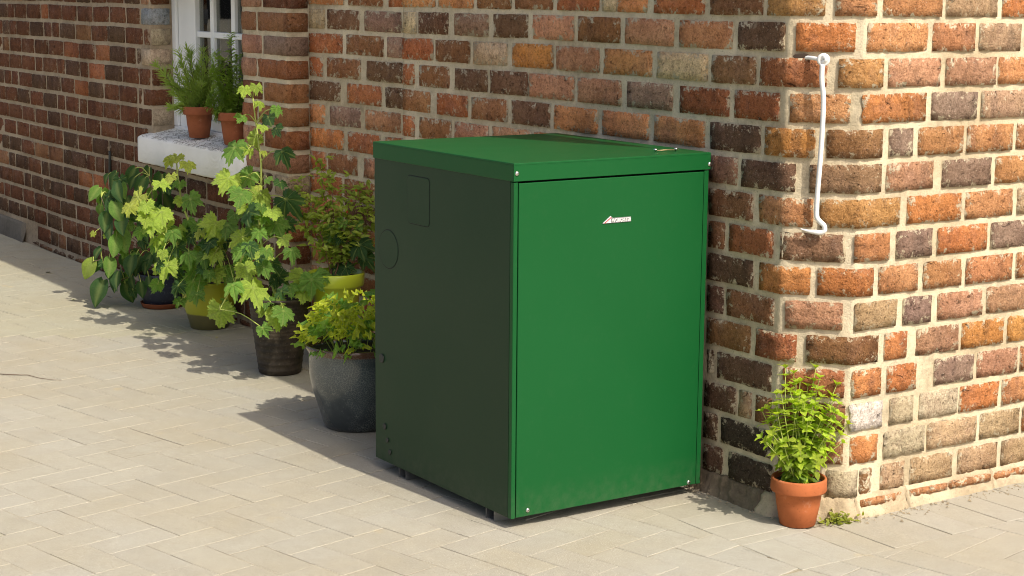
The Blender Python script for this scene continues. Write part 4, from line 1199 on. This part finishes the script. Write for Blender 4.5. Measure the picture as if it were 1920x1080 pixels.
# 5. yellow-green pot
c, s = pot_base(405, 614, 37); c.z = .0004; c -= FH * .045; c.y -= .028
yv = thing('potted_vine', c, 'lobed-leaf vine in a mustard green pot, between the blue pot and the black pot', 'potted plant')
t = NT('mustard_glaze'); v = t.coord(False); sz = t.n('SeparateXYZ', inp={0: v}).outputs[2]
n1 = t.noise(v, 18, 5, .6)
cc = t.mix(n1, (.36, .36, .025), (.46, .47, .035))
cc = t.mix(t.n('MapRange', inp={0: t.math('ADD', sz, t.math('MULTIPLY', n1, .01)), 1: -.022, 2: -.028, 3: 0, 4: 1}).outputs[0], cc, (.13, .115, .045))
M_MUST = t.set(color=cc, rough=.4, spec=.4, normal=t.bump(n1, .2, .001))
H = .165; rr, rb_ = 51 * s, 35 * s
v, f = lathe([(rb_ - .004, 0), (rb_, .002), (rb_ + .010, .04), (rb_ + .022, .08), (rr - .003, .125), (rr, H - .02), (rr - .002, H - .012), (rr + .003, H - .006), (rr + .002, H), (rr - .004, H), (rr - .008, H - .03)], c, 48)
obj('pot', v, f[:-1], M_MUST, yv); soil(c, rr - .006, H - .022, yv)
zd = depth(c + Vector((0, 0, H))) - .04; base = c + Vector((0, 0, H - .02))
main = densify([base, at_depth(385, 500, zd), at_depth(367, 461, zd), at_depth(352, 410, zd), at_depth(340, 378, zd), at_depth(332, 318, zd), at_depth(331, 300, zd)])
sb = densify([at_depth(375, 480, zd), at_depth(320, 450, zd - .03), at_depth(285, 420, zd - .05), at_depth(258, 385, zd - .05)], 8)
sc2 = densify([base, at_depth(415, 470, zd), at_depth(440, 440, zd - .02)], 8)
LST = [(330,298,36,'X'),(353,312,38,'X'),(314,304,28,'X'),(304,347,38,'L'),(336,348,32,'M'),(318,337,32,'X'),(358,383,48,'M'),(336,380,28,'L'),(250,381,54,'X'),(273,390,40,'L'),
       (241,395,34,'X'),(273,416,42,'L'),(304,407,54,'L'),(283,430,42,'L'),(313,442,60,'L'),(344,451,54,'M'),(398,430,60,'L'),(424,430,50,'M'),(402,452,40,'L'),
       (309,509,54,'L'),(318,490,46,'M'),(362,510,56,'M'),(358,540,58,'M'),(340,536,42,'D'),(400,483,46,'L'),(380,478,44,'L'),(424,512,40,'M'),(353,482,42,'M'),(390,462,40,'D'),
       (330,470,44,'D'),(380,520,46,'D'),(345,420,36,'M'),(415,455,44,'D'),(372,440,30,'X'),(405,520,44,'L'),(290,460,40,'M'),(368,560,36,'M'),(440,408,38,'M'),(262,440,34,'M')]
LST += [(rl.gauss(365, 45), rl.uniform(425, 570), rl.uniform(24, 42), rl.choice('MMDDL')) for i in range(34)]
LST = [q for q in LST if not (q[1] > 545 and q[0] > 372)]
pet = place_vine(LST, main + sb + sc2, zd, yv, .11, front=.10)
v, f = join(pet); obj('leaf_stalks', v, f, M_STEM, yv)['kind'] = 'stuff'
v, f = join([tube(main, [.006 - .004 * i / (len(main) - 1) for i in range(len(main))], 8), tube(sb, .003, 6), tube(sc2, .003, 6)])
obj('stem', v, f, M_STEM, yv)

# 6. dark blue pot on a terracotta saucer
c, s = pot_base(309, 577, 36); c.z = .0004; c -= FH * .035; c.y -= .018
sauc = None
v, f = lathe([(33 * s, 0), (36 * s, .002), (39.5 * s, .017), (40 * s, .019), (38.5 * s, .019), (36 * s, .008), (30 * s, .006)], c, 44)
sauc = obj('saucer', v, f, M_TERRA_D, None, origin=c)
sauc['label'] = 'terracotta saucer under the dark blue pot'; sauc['category'] = 'saucer'
c2 = c + Vector((0, 0, .0065))
bl = thing('potted_climber', c2, 'dark heart-leaved climber in a speckled dark blue pot standing on a saucer', 'potted plant')
t = NT('dark_blue_glaze'); v = t.coord(False); n1 = t.noise(v, 20, 4, .6); n2 = t.noise(v, 190, 3, .6)
cc = t.mix(n1, (.016, .020, .034), (.035, .042, .062)); cc = t.mix(t.ramp(n2, [(.63, 0), (.68, .7)]), cc, (.30, .32, .34))
M_DBLUE = t.set(color=cc, rough=.3, spec=.5, normal=t.bump(n2, .2, .001))
H = .118; rr, rb_ = 44 * s, 32 * s
v, f = lathe([(rb_ - .004, 0), (rb_, .002), (rb_ + .013, .04), (rb_ + .020, .08), (rr - .003, H - .014), (rr, H - .008), (rr, H), (rr - .005, H), (rr - .008, H - .02)], c2, 44)
obj('pot', v, f[:-1], M_DBLUE, bl); soil(c2, rr - .006, H - .016, bl)
base = c2 + Vector((0, 0, H - .015)); zd = depth(base) - .02
br = [[(302, 470), (290, 400), (280, 330)], [(290, 480), (240, 440), (215, 350), (222, 300)], [(285, 500), (220, 480), (175, 490)], [(290, 500), (240, 520), (200, 540)], [(305, 470), (306, 400), (304, 345)], [(280, 480), (210, 430), (190, 370)]]
nodes = []; stems = []
for b in br:
    p = densify([base] + [at_depth(x, y, zd + rl.uniform(-.03, .03)) for x, y in b], 6); nodes += p; stems.append(tube(p, .0017, 5))
LST = [(192,363,50,'M'),(220,350,50,'D'),(215,330,42,'D'),(250,322,44,'D'),(279,323,50,'D'),(268,341,46,'D'),(304,338,66,'D'),(310,372,56,'D'),(229,412,50,'D'),(228,440,56,'M'),(206,425,50,'D'),
       (170,496,50,'L'),(189,536,62,'D'),(206,491,46,'M'),(246,488,50,'D'),(238,540,50,'D'),(251,550,40,'D'),(273,460,46,'D'),(264,492,50,'D'),(280,490,46,'D'),(173,440,20,'X'),(197,443,20,'L'),
       (185,470,34,'D'),(260,430,44,'D'),(290,430,50,'D'),(225,520,44,'D'),(285,385,46,'D'),(298,470,44,'D'),(240,375,40,'D'),(215,460,40,'D'),(255,510,40,'D'),(232,478,36,'M')]
LST += [(min(320, max(172, rl.gauss(240, 40))), rl.uniform(330, 540), rl.uniform(28, 50), rl.choice('MDDD')) for i in range(44)]
pet = place_vine(LST, nodes, zd, bl, .06, meshes=HEART + HEART + VINE[:2], droopy=.8, front=.02, SZ=.66)
v, f = join(pet); obj('leaf_stalks', v, f, M_STEM, bl)['kind'] = 'stuff'
v, f = join(stems); obj('stem', v, f, M_WOOD, bl)

# 7. two rosemary-like herbs on the window sill
def sill_pot(px, py, y, label, name, topxy, seed, rim_px=29, h=.112):
    p = at_plane(px, py, (0, y, 0), (0, 1, 0)); s = depth(p) / FPX
    zt = .6285 + (y - .02) * .15
    # height of the sill under the pot from its own profile
    c = Vector((p.x, y, max(.612, zt) + .0004))
    t_ = thing(name, c, label, 'potted plant')
    clay(c, rim_px * s, rim_px * s * .64, h, .030, M_TERRA_D, t_)
    return t_, c, s
r1, c1, s1 = sill_pot(374, 258, -.052, 'rosemary in the left terracotta pot on the window sill', 'potted_rosemary', None, 1)
r2, c2_, s2 = sill_pot(440, 270, -.058, 'leafy green herb in the right terracotta pot on the window sill', 'potted_herb', None, 2, rim_px=30)
def needles(parent, c, s, ends, fine, seed, col):
    rg = random.Random(seed); V_, F_, A_ = [], [], []; stems = []; zd = depth(c)
    b = c + Vector((0, 0, .10))
    for px, py in ends:
        e = at_depth(px, py, zd + rg.uniform(-.05, .03)); m = b.lerp(e, .5) + Vector((0, 0, -.006))
        path = smooth_path([b, m, e], 14); stems.append(tube(path, [.0018 - .001 * i / (len(path) - 1) for i in range(len(path))], 5))
        for j in range(3, len(path)):
            ax = (path[min(j + 1, len(path) - 1)] - path[j - 1]).normalized()
            for q in range(fine):
                a = rg.uniform(0, 6.28); side = (Matrix.Rotation(a, 3, ax) @ ax.orthogonal()).normalized()
                p = path[j] + ax * rg.uniform(-.006, .006)
                if seed == 1: add_leaf(V_, F_, A_, NEEDLE[0], p, side * .9 + ax * .8, ax + side * -.5, rg.uniform(.024, .040), 1.25)
                else: add_leaf(V_, F_, A_, LFINE[q % 2], p, side + ax * .5, ax + Vector((0, 0, .3)), rg.uniform(.016, .030), .8)
    o = obj('needle_leaves' if seed == 1 else 'small_leaves', V_, F_, M_LEAF, parent, color=col, attrs={'vein': A_}); o['kind'] = 'stuff'
    v, f = join(stems); obj('stem', v, f, M_WOOD, parent)
needles(r1, c1, s1, [(293, 122), (318, 158), (335, 98), (342, 120), (358, 100), (372, 128), (388, 112), (398, 140), (350, 150), (328, 175), (345, 175), (400, 165), (378, 160), (410, 125), (365, 175), (308, 140), (325, 125), (352, 92), (380, 96), (405, 108), (395, 190), (340, 195), (322, 200), (368, 140), (385, 150)], 6, 1, (.36, .46, .13))
needles(r2, c2_, s2, [(433, 66), (405, 100), (418, 110), (445, 105), (452, 125), (408, 150), (430, 135), (455, 160), (398, 175), (420, 170), (445, 180), (412, 205), (436, 205), (462, 200), (400, 130), (390, 195), (405, 215), (425, 215)], 7, 2, (.30, .42, .085))

# 8. weed in the joint at the wall foot, fallen leaves, twig
c = at_plane(1570, 972, (0, 0, 0), (0, 0, 1)) - FH * .028
V_, F_, A_ = [], [], []
for i in range(150):
    p = c + Vector((rl.gauss(0, .012), rl.gauss(0, .020), abs(rl.gauss(0, .008)) + .001))
    add_leaf(V_, F_, A_, MINT[0], p, Vector((rl.uniform(-1, 1), rl.uniform(-1, 1), rl.uniform(0, .8))), Vector((0, 0, 1)) + TOCAM * .4, rl.uniform(.007, .014), 1)
o = obj('weed', V_, F_, M_LEAF, None, color=(.30, .33, .05), attrs={'vein': A_})
o['label'] = 'tiny yellow-green weed at the foot of the wall right of the terracotta pot'; o['category'] = 'weed'; o['kind'] = 'stuff'
dead = [(406, 634, .022, (.50, .42, .02), 'small yellow fallen leaf on the paving below the hanging vine leaves'), (222, 587, .012, (.30, .2, .06), 'tiny brown fallen leaf on the paving near the blue pot'),
        (142, 562, .016, (.26, .3, .05), 'tiny green fallen leaf on the paving at the left'), (92, 512, .035, (.10, .05, .02), 'dark brown fallen leaf in the shade by the long wall')]
for px, py, sz_, col, lab in dead:
    p = at_plane(px, py, (0, 0, .002), (0, 0, 1))
    me = MINT[0].copy(); me.name = 'fallen_leaf'
    o = bpy.data.objects.new('fallen_leaf', me); link(o); a = rl.uniform(0, 6)
    m = Matrix.Rotation(a, 4, 'Z') @ Matrix.Scale(sz_, 4); m.translation = p + Vector((0, 0, .002)); o.matrix_world = m
    o.color = (*col, 1); o['label'] = lab; o['category'] = 'leaf'; WPOS[o.name] = p
tw = [at_plane(x, y, (0, 0, .003), (0, 0, 1)) for x, y in ((-8, 701), (20, 702), (38, 703), (52, 703), (75, 709), (98, 712), (115, 713))]
v, f = tube(tw, [.0013, .0013, .0012, .0011, .0009, .0007, .0005], 6); o = obj('twig', v, f, M_WOOD, None)
o['label'] = 'thin dry twig lying on the paving at the left edge'; o['category'] = 'twig'

# grit and crumbs of mortar along the wall foot and in front of the cabinet
V_, F_ = [], []
def crumb(p, r):
    o_ = len(V_); q = [Vector((rl.uniform(-1, 1), rl.uniform(-1, 1), rl.uniform(.0, 1))) for _ in range(3)]
    pts = [Vector((1, 0, 0)), Vector((-.5, .8, 0)), Vector((-.6, -.8, 0)), Vector((rl.uniform(-.3, .3), rl.uniform(-.3, .3), .9)), Vector((.2, .3, .6))]
    for v_ in pts: V_.append(p + Matrix.Rotation(rl.random() * .1, 3, 'X') @ v_ * r * rl.uniform(.7, 1.3))
    F_.extend([(o_, o_ + 1, o_ + 4), (o_ + 1, o_ + 3, o_ + 4), (o_ + 1, o_ + 2, o_ + 3), (o_ + 2, o_, o_ + 3), (o_, o_ + 4, o_ + 3)])
for i in range(420):
    s_ = rl.uniform(-.32, .75) if i % 3 else rl.uniform(-2.2, .75)
    p = PR.at(s_, .022 + abs(rl.gauss(0, .022)), .0012); crumb(p, rl.choice([.0012, .0016, .002, .003, .0045]) * rl.uniform(.6, 1.2))
for i in range(150):
    crumb(Vector((rl.uniform(-3.5, .4), rl.uniform(-1.6, -.1), .0008)), rl.uniform(.0006, .0016))
o = obj('grit', V_, F_, mat_plain('grit_mat', (.34, .28, .19), .95, var=.5, nscale=40), None, smooth=False)
o['kind'] = 'stuff'; o['label'] = 'loose grit and mortar crumbs lying along the foot of the walls'; o['category'] = 'grit'
